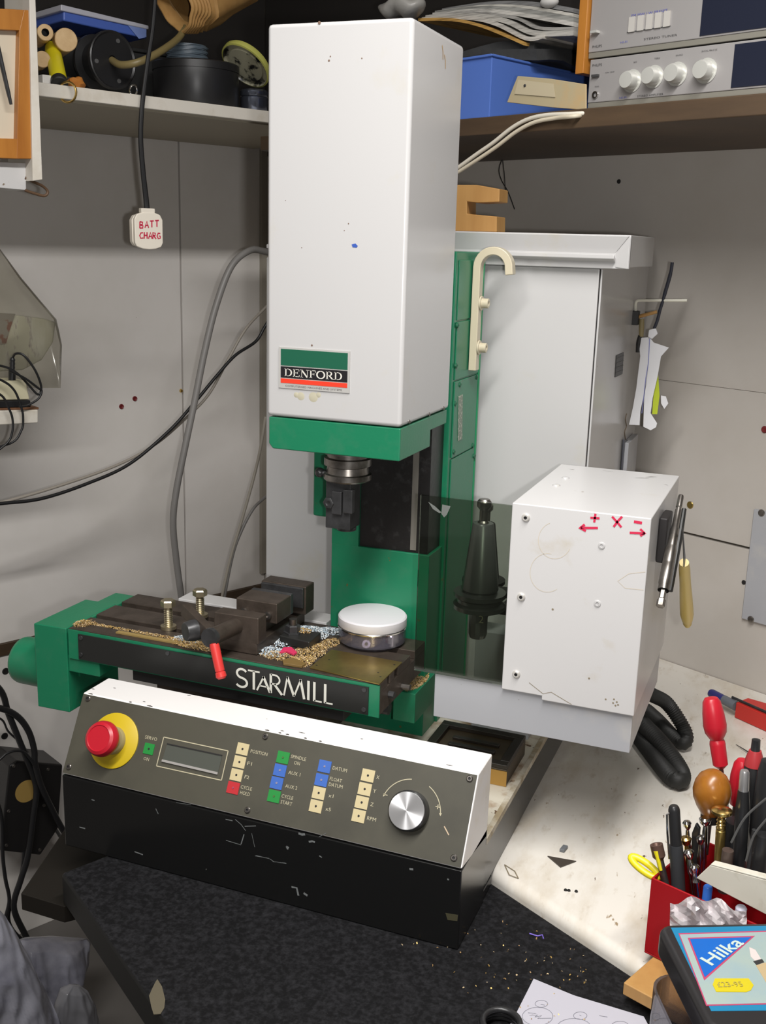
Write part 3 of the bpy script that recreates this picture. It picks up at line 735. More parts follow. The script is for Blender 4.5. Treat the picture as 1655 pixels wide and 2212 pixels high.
# ---- spindle
sy = .224
def sp(x_, y_): return ony((x_, y_), sy)
s_c = sp(752, 990); SX = s_c.x
def sz(v): return sp(752, v).z
mb = MB()
mb.lathe(V((SX, sy, 0)), Z, [(0, sz(1036)), (.0275, sz(1036)), (.0292, sz(1033)), (.0292, sz(1022)), (.0262, sz(1020)), (.0250, sz(1006)), (.0288, sz(1003)), (.0288, sz(988)), (.0250, sz(986)), (.0250, sz(979)), (.0308, sz(977)), (.0308, hb + .004), (0, hb + .004)], steel, 40)
SPN = mb.build('spindle', M, smooth=30)
mb = MB()
zb0, zb1 = sz(1138), sz(1036)
mb.box((sp(715, 1090).x, sy - .016, zb0), (sp(768, 1090).x, sy + .016, zb1), steel_dark)
mb.box((sp(731, 1090).x, sy - .021, sz(1105)), (sp(752, 1090).x, sy - .016, sz(1056)), steel_dark)
mb.box((sp(755, 1090).x, sy - .021, sz(1100)), (sp(775, 1090).x, sy - .012, sz(1050)), steel_dark)
mb.lathe(V(((sp(744, 0).x), sy - .0165, sz(1082))), -Y, [(.0075, 0), (.0075, .006), (.004, .007), (0, .005)], steel_dark, 6)
mb.cyl(V((SX, sy, zb0 - .004)), V((SX, sy, zb0)), .012, steel_dark, 18)
mb.build('tool_block', SPN, bevel=.001)
mb = MB(); p = sp(697, 1018); mb.cyl(V((SX - .02, sy - .005, p.z)), V((p.x + .003, sy - .008, p.z)), .004, steel_dark, 10); mb.ell(V((p.x, sy - .008, p.z)), X*.0062, Y*.0062, Z*.0062, steel_dark, 14, 8); mb.build('lock_knob', SPN)
mb = MB()
# ---- tool changer housing at the right
BX0, BX1, BY0, BY1, BZ0, BZ1 = -.0124, .1384, .170, .4145, .2148, .4350
mb = MB()
xs1 = ony((1170, 1503), BY0).x
mb.prism([V((BX0, BY0, BZ0)), V((xs1, BY0, BZ0)), V((xs1, BY0, BZ0 - .005)), V((BX1, BY0, BZ0 - .005)), V((BX1, BY0, BZ1)), V((BX0, BY0, BZ1))], Y*(BY1 - BY0), white2)
BOX = mb.build('tool_changer_housing', M, bevel=.0014)
for u in ((1136.4, 1117.6), (1126.4, 1289), (1115.7, 1455.7)):
    mb = MB(); screw(mb, ony(u, BY0), -Y, .0046, mat('bright_screw', (.62, .60, .56), .45, .5) if 'bright_screw' not in MAT else MAT['bright_screw'], h=.0028); mb.build('screw', BOX)
for u in ((1300, 1178.6), (1290.8, 1303.8)):
    mb = MB(); mb.lathe(ony(u, BY0), -Y, [(.0040, 0), (.0036, .0010), (.0020, .0013), (.0016, .0004), (0, .0004)], alu if False else white, 14); mb.build('rivet', BOX)
mb = MB()
for u in ((1202, 1049), (1222, 1033)):
    mb.lathe(onz(u, BZ1), Z, [(.0048, 0), (.0042, .0014), (.0022, .0018), (0, .0018)], white, 14)
mb.build('rivet', BOX)
def o2(a, b): return ony((880 + a/2.5076, 980 + b/2.5076), BY0)
mb = MB(); n_ = -Y
def pen(*pts, wd=.0024): mb.ribbon([o2(*p) for p in pts], wd, n_, ink_red, th=.0004)
pen((992, 347), (1042, 350)); pen((1020, 325), (1013, 372))
pen((1110, 340), (1135, 368), (1160, 398)); pen((1164, 340), (1140, 366), (1118, 396))
pen((1228, 368), (1272, 375), wd=.0030)
pen((940, 401), (985, 402), (1033, 402), wd=.0026); pen((962, 384), (934, 402), (968, 418), wd=.0030)
pen((1205, 428), (1250, 430), (1288, 432), wd=.0026); pen((1262, 408), (1288, 431), (1262, 445), wd=.0026)
mb.build('marker_arrows', BOX, label='red handwritten plus, X and minus with arrows', smooth=0, fix=False, kind='stuff')
stain = mat('brown_stain', (.55, .49, .40), .4); crackm = mat('paint_crack', (.22, .18, .12), .6)
mb = MB()
for c, r_ in (((760, 645), 95), ((800, 470), 90)):
    a0 = random.uniform(0, 180); mb.ribbon([o2(c[0] + r_*math.cos(math.radians(a0 + i*9)), c[1] + r_*1.1*math.sin(math.radians(a0 + i*9))) for i in range(26)], .0006, n_, stain, th=.0002)
mb.ribbon([o2(*p) for p in ((1290, 640), (1200, 650), (1140, 690), (1180, 728), (1280, 738))], .0007, n_, stain, th=.0002)
mb.ribbon([o2(*p) for p in ((660, 1240), (735, 1300), (780, 1292), (890, 1358))], .0007, n_, crackm, th=.0002)
for a_, b_, wd_ in (((1290, 128), (1350, 126), .0030), ((1235, 132), (1310, 135), .0012), ((1060, 92), (1115, 100), .0006), ((880, 84), (905, 88), .0016), ((1390, 168), (1412, 172), .0012)):
    pa, pb = (onz((880 + q_[0]/2.5076, 980 + q_[1]/2.5076), BZ1) for q_ in (a_, b_)); mb.ribbon([pa, pa.lerp(pb, .5) + Y*.0015, pb], [.0004, wd_, .0004], Z, mat('dark_smudge', (.16, .15, .14), .5) if 'dark_smudge' not in MAT else MAT['dark_smudge'], th=.0002)
for a_ in ((1075, 1330), (1120, 1330), (1135, 1345), (1115, 1350), (1128, 1364), (1142, 1360)):
    mb.lathe(o2(*a_), n_, [(.0011, .0002), (0, .0003)], crackm, 8)
for a_, r_ in (((788, 843), .0013), ((985, 1217), .0012)): mb.lathe(o2(*a_), n_, [(r_, .0002), (0, .0003)], crackm, 8)
mb.build('paint_flaws', BOX, smooth=0, fix=False, kind='stuff')
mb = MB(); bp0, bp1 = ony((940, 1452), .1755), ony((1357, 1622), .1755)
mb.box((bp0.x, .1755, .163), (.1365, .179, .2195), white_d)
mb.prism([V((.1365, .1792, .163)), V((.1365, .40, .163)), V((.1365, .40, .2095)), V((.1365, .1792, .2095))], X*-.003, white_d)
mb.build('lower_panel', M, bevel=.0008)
mb = MB(); mb.box((-.10, .36, bt), (-.02, .40, .2095), white_d); mb.build('added_changer_bracket', M, bevel=.0008)  # unseen bracket, added so the changer housing has a support
glass = clear('smoked_acrylic', (.60, .635, .575), .10, .04)
mb = MB(); g = [ony((910, 1070), .1745), ony((905, 1448), .1745)]
mb.box((g[0].x, .1722, .2185), (BX0 + .0005, .1752, ony((1000, 1079), .1745).z), glass)
GL = mb.build('clear_guard', M, smooth=0)
mb = MB()
for q_ in (((115, 262), (150, 285), (185, 318), (175, 322), (140, 300)), ((190, 275), (235, 285), (215, 330), (200, 345), (185, 325))):
    P = [ony((880 + a_/2.5076, 980 + b_/2.5076), .1720) for a_, b_ in q_]; mb.prism(P, -Y*.0004, mat('tape_scrap', (.15, .16, .15), .25) if 'tape_scrap' not in MAT else MAT['tape_scrap'])
mb.build('tape_scrap', GL, kind='stuff')
mb = MB(); mb.obox((.03, .355, .262), (.085, 0, 0), (0, .055, 0), (0, 0, .004), black); 
mb.build('tool_carousel', M)
mb = MB(); fz_ = .297
mb.lathe(V((.03, .30, fz_ - .005)), Z, [(0, 0), (.060, 0), (.060, .008), (0, .008)], steel_dark, 40)
for a in (-150, 150, 210):
    pass
mb.box((-.062, .262, fz_ - .004), (.03, .285, fz_ + .003), black)
mb.cyl(V((.03, .30, .2)), V((.03, .30, .42)), .012, steel_dark, 16)
mb.build('tool_disc', M)
# corrugated conduits
def corr(path, R_, name, label=None):
    pts = cat_rom(path, 10); L = 0; P = []; rr = []
    # resample densely
    tot = sum((b - a).length for a, b in zip(pts, pts[1:])); n = int(tot/.0020); d = [0]
    for a, b in zip(pts, pts[1:]): d.append(d[-1] + (b - a).length)
    j = 0
    for i in range(n + 1):
        s_ = tot*i/n
        while j < len(d) - 2 and d[j+1] < s_: j += 1
        f = (s_ - d[j])/max(1e-9, d[j+1] - d[j]); P.append(pts[j].lerp(pts[j+1], f)); rr.append(R_*(1.0 if i % 2 else .86))
    mb = MB(); mb.tube(P, rr, rub, 14); return mb.build(name, M, smooth=60)
def r5(a, b): return (1050 + a/2.7355, 1400 + b/2.7355)
corr([V((.07, .50, .19)), V((.10, .50, .15)), onz(r5(945, 245), .095), onz(r5(1065, 322), .062), onz(r5(1150, 440), .034), onz(r5(1184, 520), .020), onz(r5(1165, 562), .0125), onz(r5(1105, 520), .0118), onz(r5(1000, 410), .0118), onz(r5(905, 350), .0118), V((.05, .62, .0118))], .0108, 'corrugated_conduit')
corr([V((.03, .50, .05)), onz(r5(850, 400), .034), onz(r5(955, 478), .034), onz(r5(1065, 600), .026), onz(r5(1150, 728), .0150), onz(r5(1146, 782), .0132), onz(r5(1086, 752), .0132), onz(r5(975, 615), .0132), onz(r5(890, 500), .0132), V((.085, .58, .0132))], .0126, 'corrugated_conduit')

# ================================================================== ON THE TABLE
# ---- vise
TZ0 = TZ + .0003
vx0, vx1 = -.384, -.320
VI = thing('machine_vise', 'dark steel machine vise bolted across the milling table', 'vise', (-.352, .22, TZ0))
mb = MB(); mb.box((vx0 + .004, .158, TZ0), (vx1 - .002, .296, TZ0 + .016), iron); mb.box((vx0 + .012, .19, TZ0 + .016), (vx1 - .012, .296, TZ0 + .030), iron)
mb.build('body', VI, bevel=.0015)
mb = MB(); mb.prism([V((vx0, .158, TZ0 + .014)), V((vx1, .158, TZ0 + .014)), V((vx1, .158, TZ0 + .049)), V((vx0 + .002, .158, TZ0 + .048))], Y*.022, iron); mb.build('screw_block', VI, bevel=.0015)
mb = MB(); mb.box((-.372, .196, TZ0 + .030), (-.314, .236, .264), iron); mb.box((-.372, .236, TZ0 + .030), (-.314, .2435, .2645), steel_dark)
mb.build('moving_jaw', VI, bevel=.0012)
for dx in (-.360, -.326):
    mb = MB(); mb.lathe(V((dx, .1958, .2475)), -Y, [(.0052, 0), (.005, .004), (.0026, .0044), (.0024, .001), (0, .001)], steel, 14); mb.build('jaw_screw', VI)
mb = MB(); mb.box((-.374, .268, TZ0 + .02), (-.308, .2945, .2665), iron); mb.box((-.372, .263, TZ0 + .03), (-.310, .268, .2655), steel_dark)
mb.build('fixed_jaw', VI, bevel=.0016)
mb = MB(); vz = ony((505, 1345), .158).z
p0, p1 = ony((545, 1310), .196), ony((458, 1376), .108)
p0.z = .240; 
mb.cyl(V((p0.x, .200, .2395)), p1, .0105, iron, 20); mb.cyl(p1, p1 + (p1 - p0).normalized()*.006, .0118, steel_dark, 20)
mb.build('screw_spindle', VI)
hd = ony((479, 1466), .098); ht = ony((462, 1388), .104)
mb = MB(); ax = (hd - ht); mb.cyl(p1 + V((0, .004, 0)), ht, .0035, steel_dark, 10)
mb.build('handle_rod', VI)
mb = MB(); L = ax.length
mb.lathe(ht, ax, [(0, 0), (.0052, .001), (.0060, .004), (.0058, L*.78), (.0050, L*.80), (.0062, L*.83), (.0066, L*.94), (.0045, L), (0, L)], mat('red_grip', (.58, .035, .03), .42), 18)
mb.build('handle_grip', VI, label='red plastic grip')
mb = MB(); c0_, c1_ = ony((452, 1368), .112), ony((400, 1316), .150)
d_ = (c1_ - c0_).normalized(); sd = d_.cross(Y).normalized()
mb.obox((c0_ + c1_)/2, d_*((c1_ - c0_).length/2), sd*.0075, d_.cross(sd)*.0055, iron)
mb.lathe(ony((416, 1362), .118), (c1_ - c0_).cross(Z) * -1, [(0, -.012), (.0125, -.012), (.0135, 0), (.0115, .010), (0, .010)], steel_dark, 18)
mb.build('crank_arm', VI, bevel=.001)
# ---- clamp bolts
def hexbolt(head_px, y0, label, group, r=.0098):
    hb_ = ony(head_px, y0); loc = V((hb_.x, y0, TZ0))
    t = thing('hex_bolt', label, 'bolt', loc, group)
    mb = MB(); mb.lathe(V((hb_.x, y0, 0)), Z, [(.0053, TZ0), (.0053, hb_.z)], zinc, 14)
    for k in range(9): mb.lathe(V((hb_.x, y0, 0)), Z, [(.0053, TZ0 + .003 + k*.0026), (.0059, TZ0 + .0043 + k*.0026), (.0053, TZ0 + .0056 + k*.0026)], zinc, 12)
    mb.build('shank', t)
    mb = MB(); mb.lathe(V((hb_.x, y0, 0)), Z, [(0, hb_.z - .004), (r, hb_.z - .004), (r, hb_.z + .003), (r*.86, hb_.z + .0048), (0, hb_.z + .0048)], zinc, 6); mb.build('head', t, smooth=20)
    mb = MB(); mb.lathe(V((hb_.x, y0, 0)), Z, [(.0055, TZ0 + .0042), (.0105, TZ0 + .0042), (.0105, TZ0), (.0055, TZ0)], zinc, 18); mb.build('washer', t)
hexbolt((432, 1280), .252, 'tall hex-head bolt standing in the rear slot, left of the vise', 'clamp bolts on the table')
hexbolt((363, 1303), .194, 'tall hex-head bolt standing in the middle slot, nearest the left end of the table', 'clamp bolts on the table')
# ---- strap clamp
c = [onz(u, .219) for u in ((603, 1372), (628, 1360), (694, 1365), (668, 1387))]
t = thing('strap_clamp', 'black strap clamp with a hex nut, between vise and white-lidded pot', 'clamp', (c[0].lerp(c[2], .5).x, c[0].lerp(c[2], .5).y, TZ0))
mb = MB(); mb.prism([V((q.x, q.y, TZ0)) for q in c], Z*(.219 - TZ0), blackm); mb.build('strap', t, bevel=.0015)
nc = onz((633, 1366), .219)
mb = MB(); mb.lathe(V((nc.x, nc.y, .2192)), Z, [(.0125, 0), (.0125, .0015), (.0095, .0015), (.0095, .0095), (.0080, .0105), (0, .0105)], steel_dark, 6); mb.build('nut', t, smooth=20)
mb = MB(); mb.cyl(V((nc.x, nc.y, .229)), V((nc.x, nc.y, .2375)), .0052, steel, 14); mb.build('stud', t)
# ---- brass plate
q = [onz(u, TZ0 + .0016) for u in ((669, 1441.6), (716, 1402.7), (868.7, 1429.8), (819.6, 1477))]
t = thing('brass_plate', 'flat square brass sheet lying on the right end of the table', 'plate', (q[0].lerp(q[2], .5).x, q[0].lerp(q[2], .5).y, TZ0))
mb = MB(); mb.prism([V((p.x, p.y, TZ0)) for p in q], Z*.0016, brass); mb.build('sheet', t, bevel=.0003, seg=1)
for u in ((684, 1437), (711, 1425), (852, 1436), (822, 1462), (817, 1453)):
    mb = MB(); p = onz(u, TZ0 + .0016); mb.lathe(p, Z, [(.0014, .00005), (0, .00006)], black, 10); mb.build('drilled_hole', t)
# ---- pot with screws
pc = V((-.2125, .268, TZ0)); pr = .0435
t = thing('lidded_pot', 'round clear pot with a white screw lid, full of small screws', 'pot', pc)
jarm = clear('clear_jar', (.80, .78, .86), .12, .06, haze=((.55, .52, .62), .10))
mb = MB(); mb.lathe(pc, Z, [(0, .0004), (pr - .004, .0004), (pr, .004), (pr, .023), (pr - .0018, .0235), (pr - .0018, .005), (0, .003)], jarm, 48); mb.build('jar', t)
mb = MB(); mb.lathe(pc, Z, [(0, .0240), (pr + .0003, .0240), (pr + .0008, .0248), (pr + .0008, .0350), (pr - .0008, .0368), (pr - .003, .0372), (0, .0375)], mat('white_lid', (.60, .59, .61), .35), 48); mb.build('lid', t, label='white screw lid')
mb = MB(); mb.lathe(pc, Z, [(pr + .0009, .0212), (pr + .0014, .0216), (pr + .0014, .0230), (pr + .0009, .0236), (pr - .001, .0236), (pr - .001, .0212), (pr + .0009, .0212)], chrome, 48); mb.build('silver_band', t)
scr_cols = [steel, chrome, steel_dark, zinc]
for i in range(26):
    a = random.uniform(0, 6.283); rr = (pr - .0105)*math.sqrt(random.random()); zz = .0075 + .007*random.random()
    p = pc + V((rr*math.cos(a), rr*math.sin(a), zz)); d_ = V((random.uniform(-1, 1), random.uniform(-1, 1), random.uniform(-.3, .3))).normalized()
    mb = MB(); m = scr_cols[i % 4]
    mb.lathe(p - d_*.004, d_, [(0, 0), (.0040, 0), (.0042, .0022), (.0020, .0026), (.0018, .0085), (0, .009)], m, 8)
    mb.build('machine_screw', label='small machine screw lying inside the white-lidded pot', cat='screw', group='screws in the white-lidded pot')
mb = MB(); p = onz((800, 1386), TZ0 + .008); p = V((p.x, pc.y - pr + .0075, TZ0 + .009))
mb.lathe(p, V((.1, -.8, .45)), [(.0022, 0), (.0055, 0), (.0055, .0012), (.0022, .0012), (.0022, 0)], chrome, 16); mb.build('washer', label='bright round washer against the front of the clear pot', cat='washer')
# ---- tool holders
holder_m = mat('tool_steel', (.20, .20, .205), .30, .55)
def holder(cx, cy, ztop, label, s=1.0, m=holder_m):
    t = thing('tool_holder', label, 'tool holder', (cx, cy, ztop - .172*s), 'tapered tool holders in the changer'); c = V((cx, cy, 0))
    mb = MB(); mb.lathe(c, Z, [(0, ztop), (.0060*s, ztop), (.0085*s, ztop - .003*s), (.0085*s, ztop - .009*s), (.0050*s, ztop - .013*s), (.0050*s, ztop - .026*s), (.0068*s, ztop - .028*s), (.0068*s, ztop - .034*s)], steel, 20); mb.build('pull_stud', t)
    mb = MB(); mb.lathe(c, Z, [(0, ztop - .028*s), (.0118*s, ztop - .029*s), (.0128*s, ztop - .031*s), (.0222*s, ztop - .110*s), (.0205*s, ztop - .112*s), (.0205*s, ztop - .114*s)], m, 36); mb.build('taper', t)
    mb = MB(); mb.lathe(c, Z, [(.02*s, ztop - .113*s), (.0315*s, ztop - .114*s), (.0315*s, ztop - .119*s), (.0270*s, ztop - .122*s), (.0270*s, ztop - .126*s), (.0315*s, ztop - .129*s), (.0315*s, ztop - .134*s), (.018*s, ztop - .137*s)], m, 36)
    mb.text('2', V((cx + .012*s, cy - .0305*s, ztop - .1375*s)), X, Z, .009*s, cream_print); mb.build('flange', t, fix=False)
    mb = MB()
    mb.lathe(c, Z, [(.018*s, ztop - .136*s), (.0115*s, ztop - .140*s), (.0115*s, ztop - .166*s), (.0095*s, ztop - .172*s), (0, ztop - .172*s)], m, 12); mb.build('collet_nut', t, smooth=20)
    return t
tp = ony((1047, 1078), .236)
holder(tp.x, .236, tp.z, 'black tapered tool holder standing behind the smoked guard, number 2')
holder(-.093, .36, .385, 'dark tool holder further back in the shade behind the guard', .9, black)
# ---- dark box on the tray
b0, b1 = onz((1100, 1690), bt), onz((1120, 1605), .098)
t = thing('oily_box', 'dark oily block with a slotted top and ochre end on the drip tray', 'box', (-.07, .27, bt))
mb = MB(); bz = .094
mb.box((-.125, .222, bt + .0003), (-.013, .315, bz - .006), mat('oily_wood', (.05, .035, .018), .5)); 
for x0, x1, y0, y1 in ((-.125, -.013, .222, .234), (-.125, -.013, .303, .315), (-.125, -.113, .234, .303), (-.025, -.013, .234, .303)): mb.box((x0, y0, bz - .006), (x1, y1, bz), mat('oily_black', (.018, .014, .010), .4) if 'oily_black' not in MAT else MAT['oily_black'])
mb.box((-.10, .255, bz - .006), (-.038, .262, bz - .002), MAT['oily_black']); mb.box((-.10, .275, bz - .006), (-.038, .282, bz - .002), MAT['oily_black'])
mb.build('block', t, bevel=.001)
mb = MB(); mb.box((-.040, .2208, bt + .0004), (-.0125, .222, bz - .008), mat('ochre_paint', (.36, .20, .04), .5)); mb.build('end_plate', t, label='ochre end plate')
# ---- swarf
def swarf(name, spots, n, label, cat, cols, size=(.0009, .0024), zoff=0):
    mb = MB()
    for i in range(n):
        (cx, cy, cz, rx, ry, h) = random.choices(spots, weights=[s_[3]*s_[4]*(1 + 60*s_[5]) for s_ in spots])[0]
        a = random.uniform(0, 6.283); q = math.sqrt(random.random())
        dz = h*(1 - q)*random.random()
        p = V((cx + rx*q*math.cos(a), cy + ry*q*math.sin(a), cz + dz + .0004))
        L = random.uniform(*size); wd = L*random.uniform(.25, .6)
        d = V((random.uniform(-1, 1), random.uniform(-1, 1), random.uniform(-.25, .5))).normalized(); s_ = d.cross(V((random.uniform(-.5, .5), random.uniform(-.5, .5), 1))).normalized(); u_ = s_.cross(d)
        m = random.choice(cols)
        a0, a1 = p - d*L/2, p + d*L/2; mid = p + u_*L*.22 + Z*.0003
        v = [mb.bm.verts.new(x) for x in (a0 - s_*wd/2, a0 + s_*wd/2, mid + s_*wd/2, mid - s_*wd/2, a1 + s_*wd/2, a1 - s_*wd/2)]
        mb.face([v[0], v[1], v[2], v[3]], m); mb.face([v[3], v[2], v[4], v[5]], m)
    return mb.build(name, label=label, cat=cat, kind='stuff', smooth=0, fix=False)
gold = [mat('swarf_gold', (.52, .34, .10), .45, .35), mat('swarf_tan', (.55, .42, .24), .6), mat('swarf_brown', (.30, .18, .07), .6)]
blu = [mat('swarf_pale_blue', (.50, .58, .64), .6), mat('swarf_white', (.66, .68, .68), .6), mat('swarf_grey_blue', (.34, .42, .48), .6)]
SL_ = .197
sp_t = [(-.575, .167, .204, .016, .008, .010), (-.583, .160, TZ, .012, .014, .006)]
sp_t += [(-.57 + i*.014, .1672, .2050, .012, .0042, .004) for i in range(13)]
sp_t += [(-.42, .158, TZ, .035, .012, .006), (-.398, .150, TZ, .03, .008, .004), (-.44, .167, SL_, .03, .01, .012)]
swarf('swarf_heap', sp_t, 4600, 'golden brown swarf trailing along the front slot left of the vise', 'swarf', gold)
sp_r = [(-.268, .196, TZ, .020, .032, .006), (-.296, .232, .2195, .014, .009, .004), (-.30, .168, TZ, .022, .014, .006), (-.262, .165, TZ, .014, .02, .005), (-.258, .235, TZ, .012, .02, .005)]
swarf('swarf_heap', sp_r, 3000, 'golden swarf heaped around the strap clamp right of the vise', 'swarf', gold)
sp_b = [(-.310, .176, TZ, .020, .016, .010), (-.300, .256, TZ, .030, .028, .010), (-.31, .215, TZ, .014, .018, .009), (-.43, .168, TZ, .018, .012, .007), (-.275, .275, TZ, .022, .012, .008)]
swarf('foam_crumbs', sp_b, 2300, 'pale blue and white foam crumbs around the vise and strap clamp', 'crumbs', blu, (.0012, .0034))
sp_g = [((gx0.x + gx1.x)/2, .298, gz, .0135, .038, .004)]
swarf('swarf_layer', sp_g, 2000, 'golden chips covering the top of the green block right of the table', 'swarf', gold, (.0010, .0026))
sp_s = [(.03, .02, ST, .11, .06, .0), (.08, -.02, ST, .08, .06, 0)]
swarf('sawdust_specks', sp_s, 90, 'scattered tan specks on the black worktop', 'specks', gold, (.0012, .003))
mb = MB(); q = [onz(u, TZ + .0025) for u in ((604, 1413), (612, 1403), (630, 1402), (642, 1413), (634, 1417), (618, 1410))]
mb.prism(q, Z*.003, mat('pink_scrap', (.55, .03, .10), .5)); mb.build('plastic_scrap', label='crumpled pink-red plastic scrap right of the vise', cat='scrap', bevel=.0006)
mb = MB(); q = [onz(u, TZ + .0036) for u in ((610, 1424), (632, 1420), (662, 1432), (652, 1438), (612, 1432))]
mb.prism([V((p.x, p.y, TZ0)) for p in q], Z*.0033, mat('brown_strip', (.16, .10, .03), .5)); mb.build('wood_strip', label='short brown strip lying left of the brass sheet', cat='strip', bevel=.0005)
mb = MB(); q0 = onz((345, 1365), SL_ + .003)
mb.obox(V((-.475, .152, TZ + .0012)), (.048, 0, 0), (0, .0035, 0), (0, 0, .001), mat('ochre_strip', (.26, .18, .06), .6)); mb.build('wood_strip', label='long thin tan strip along the front edge of the table', cat='strip')
# rag under the table
mb = MB(); p = V((-.36, .135, bt)); p = onz((430, 1490), .085)
mb.ell(V((p.x, p.y, bt + .016)), V((.042, -.012, 0)), V((.006, .018, 0)), V((0, 0, .0155)), mat('brown_rag', (.16, .085, .03), .8, bump=.6, bscale=60), 24, 12)
for v in mb.bm.verts: v.co += V((math.sin(v.co.x*260), math.cos(v.co.y*310 + v.co.x*190), .5*math.sin(v.co.x*400)))*.0014
mb.build('brown_rag', label='crumpled brown rag under the milling table behind the console', cat='rag')

# ================================================================== LEFT SIDE
def cf(p):                      # axes of a thing turned towards the viewer
    n = (CP - V(p)); n.z = 0; n.normalize(); u = Z.cross(n).normalized(); return u, Z.copy(), n
def cable(px, d, r, m, name, label, cat='cable', n=8, k=8, wall=lw, group=None, pre=(), post=()):
    pts = list(pre) + [wall(p, d[i] if isinstance(d, (list, tuple)) else d) for i, p in enumerate(px)] + list(post)
    mb = MB(); mb.tube(cat_rom(pts, k), r, m, n); return mb.build(name, label=label, cat=cat, group=group, smooth=60)
# ---- plug on its flex
pp = lw((318, 498), .500); k = mpp(pp)
u0, v0, n0 = cf(pp); a = math.radians(22); n1 = (n0*math.cos(a) + u0*math.sin(a)).normalized(); u1 = Z.cross(n1).normalized()
PL = thing('mains_plug', 'cream mains plug marked BATT CHARG hanging on a black flex at the left wall', 'plug', pp - Z*.031)
mb = MB(); W_, H_ = .0515, .0625
out = [(-.0255, -.020), (-.022, -.027), (-.012, -.0305), (0, -.0315), (.012, -.0305), (.022, -.027), (.0255, -.020), (.0255, .018), (.021, .0265), (.010, .030), (-.010, .030), (-.021, .0265), (-.0255, .018)]
mb.prism(place2(out, pp, u1, Z), n1*.008, plug_w)
mb.build('cover', PL, bevel=.002, seg=3)
mb = MB(); mb.prism(place2([(x*1.06, y*.93) for x, y in out], pp - n1*.0125, u1, Z), n1*.0125, plug_w)
for dx in (-.011, .011): mb.obox(pp - n1*.020 + u1*dx + Z*-.008, u1*.003, Z*.0015, n1*.009, brass)
mb.obox(pp - n1*.022 + Z*.012, u1*.002, Z*.004, n1*.011, brass)
mb.build('pin_base', PL, bevel=.0015)
mb = MB(); mb.obox(pp + n1*.001 + Z*.0325, u1*.0125, Z*.004, n1*.006, plug_w); mb.build('cord_grip', PL, bevel=.0015)
mb = MB()
def hand(t_pts, o, s_): mb.ribbon([o + u1*x*s_ + Z*y*s_ for x, y in t_pts], .0021, n1, ink_red, th=.0004)
o_ = pp + n1*.0081; S_ = .0125
def at(x, y): return o_ + u1*x + Z*y
A_ = {'B': [[(0, 0), (.05, 1)], [(.05, 1), (.5, .9), (.45, .6), (.1, .5)], [(.1, .5), (.55, .35), (.5, .05), (0, 0)]], 'A': [[(0, 0), (.35, 1), (.6, 0)], [(.1, .35), (.55, .4)]],
      'T': [[(0, .95), (.65, 1)], [(.32, 1), (.3, 0)]], 'C': [[(.55, .9), (.2, .85), (0, .45), (.15, .05), (.6, .1)]], 'H': [[(0, 0), (.05, 1)], [(.5, 0), (.5, 1)], [(0, .5), (.5, .5)]],
      'R': [[(0, 0), (.05, 1), (.45, .85), (.4, .55), (.05, .5)], [(.15, .5), (.55, 0)]], 'G': [[(.55, .85), (.2, .9), (0, .45), (.2, .05), (.55, .15), (.55, .45), (.3, .45)]]}
for word, y0, x0, st in (('BATT', .0035, -.0165, .0092), ('CHARG', -.0135, -.0170, .0078)):
    for i, ch in enumerate(word):
        for stroke in A_[ch]: hand(stroke, at(x0 + st*i, y0 + (.001*i if word == 'BATT' else 0)), .0108)
mb.build('marker_words', PL, label='red handwritten words BATT CHARG', smooth=0, fix=False, kind='stuff')
fp = [lw(p, .500) for p in ((338, -40), (330, 60), (318, 140), (307, 230), (304, 300), (309, 370), (315, 425))] + [pp + Z*.036 + n1*.001]
mb = MB(); pts = cat_rom(fp, 8); mb.tube(pts, [.0034 + .0016*i/len(pts) for i in range(len(pts))], cable_b, 10); mb.build('flex', PL, label='black flex')
# ---- cables on the left wall
cable([(600, 552), (570, 543), (540, 541), (500, 575), (467, 660), (442, 760), (422, 860), (401, 960), (381, 1060), (374, 1130), (381, 1210), (393, 1300), (398, 1360)], .33, .0068, cable_g, 'grey_hose', 'thick grey hose arching down the left wall to behind the table', 'hose', 12)
cable([(600, 640), (570, 668), (530, 712), (492, 778), (452, 850), (405, 900), (335, 960), (250, 1006), (120, 1052), (0, 1086), (-60, 1096)], .25, .0031, mat('beige_cable', (.30, .27, .23), .5), 'cable', 'thin beige cable running down the left wall beside the black one')
cable([(600, 660), (572, 706), (552, 738), (508, 768), (468, 812), (420, 870), (366, 930), (280, 1002), (190, 1044), (90, 1077), (0, 1088), (-60, 1096)], .262, .0035, cable_b, 'cable', 'black cable sagging across the left wall from the head to the frame edge')
cable([(574, 900), (566, 950), (556, 1000), (540, 1062), (520, 1132), (497, 1210), (478, 1300), (474, 1350)], .20, .0036, mat('putty_cable', (.34, .31, .26), .5), 'cable', 'putty-coloured cable hanging straight down left of the white cabinet')
cable([(590, 1062), (566, 1080), (545, 1102), (520, 1150), (502, 1202), (485, 1290), (480, 1340)], .20, .0036, cable_g, 'cable', 'dark grey cable curving down left of the white cabinet')

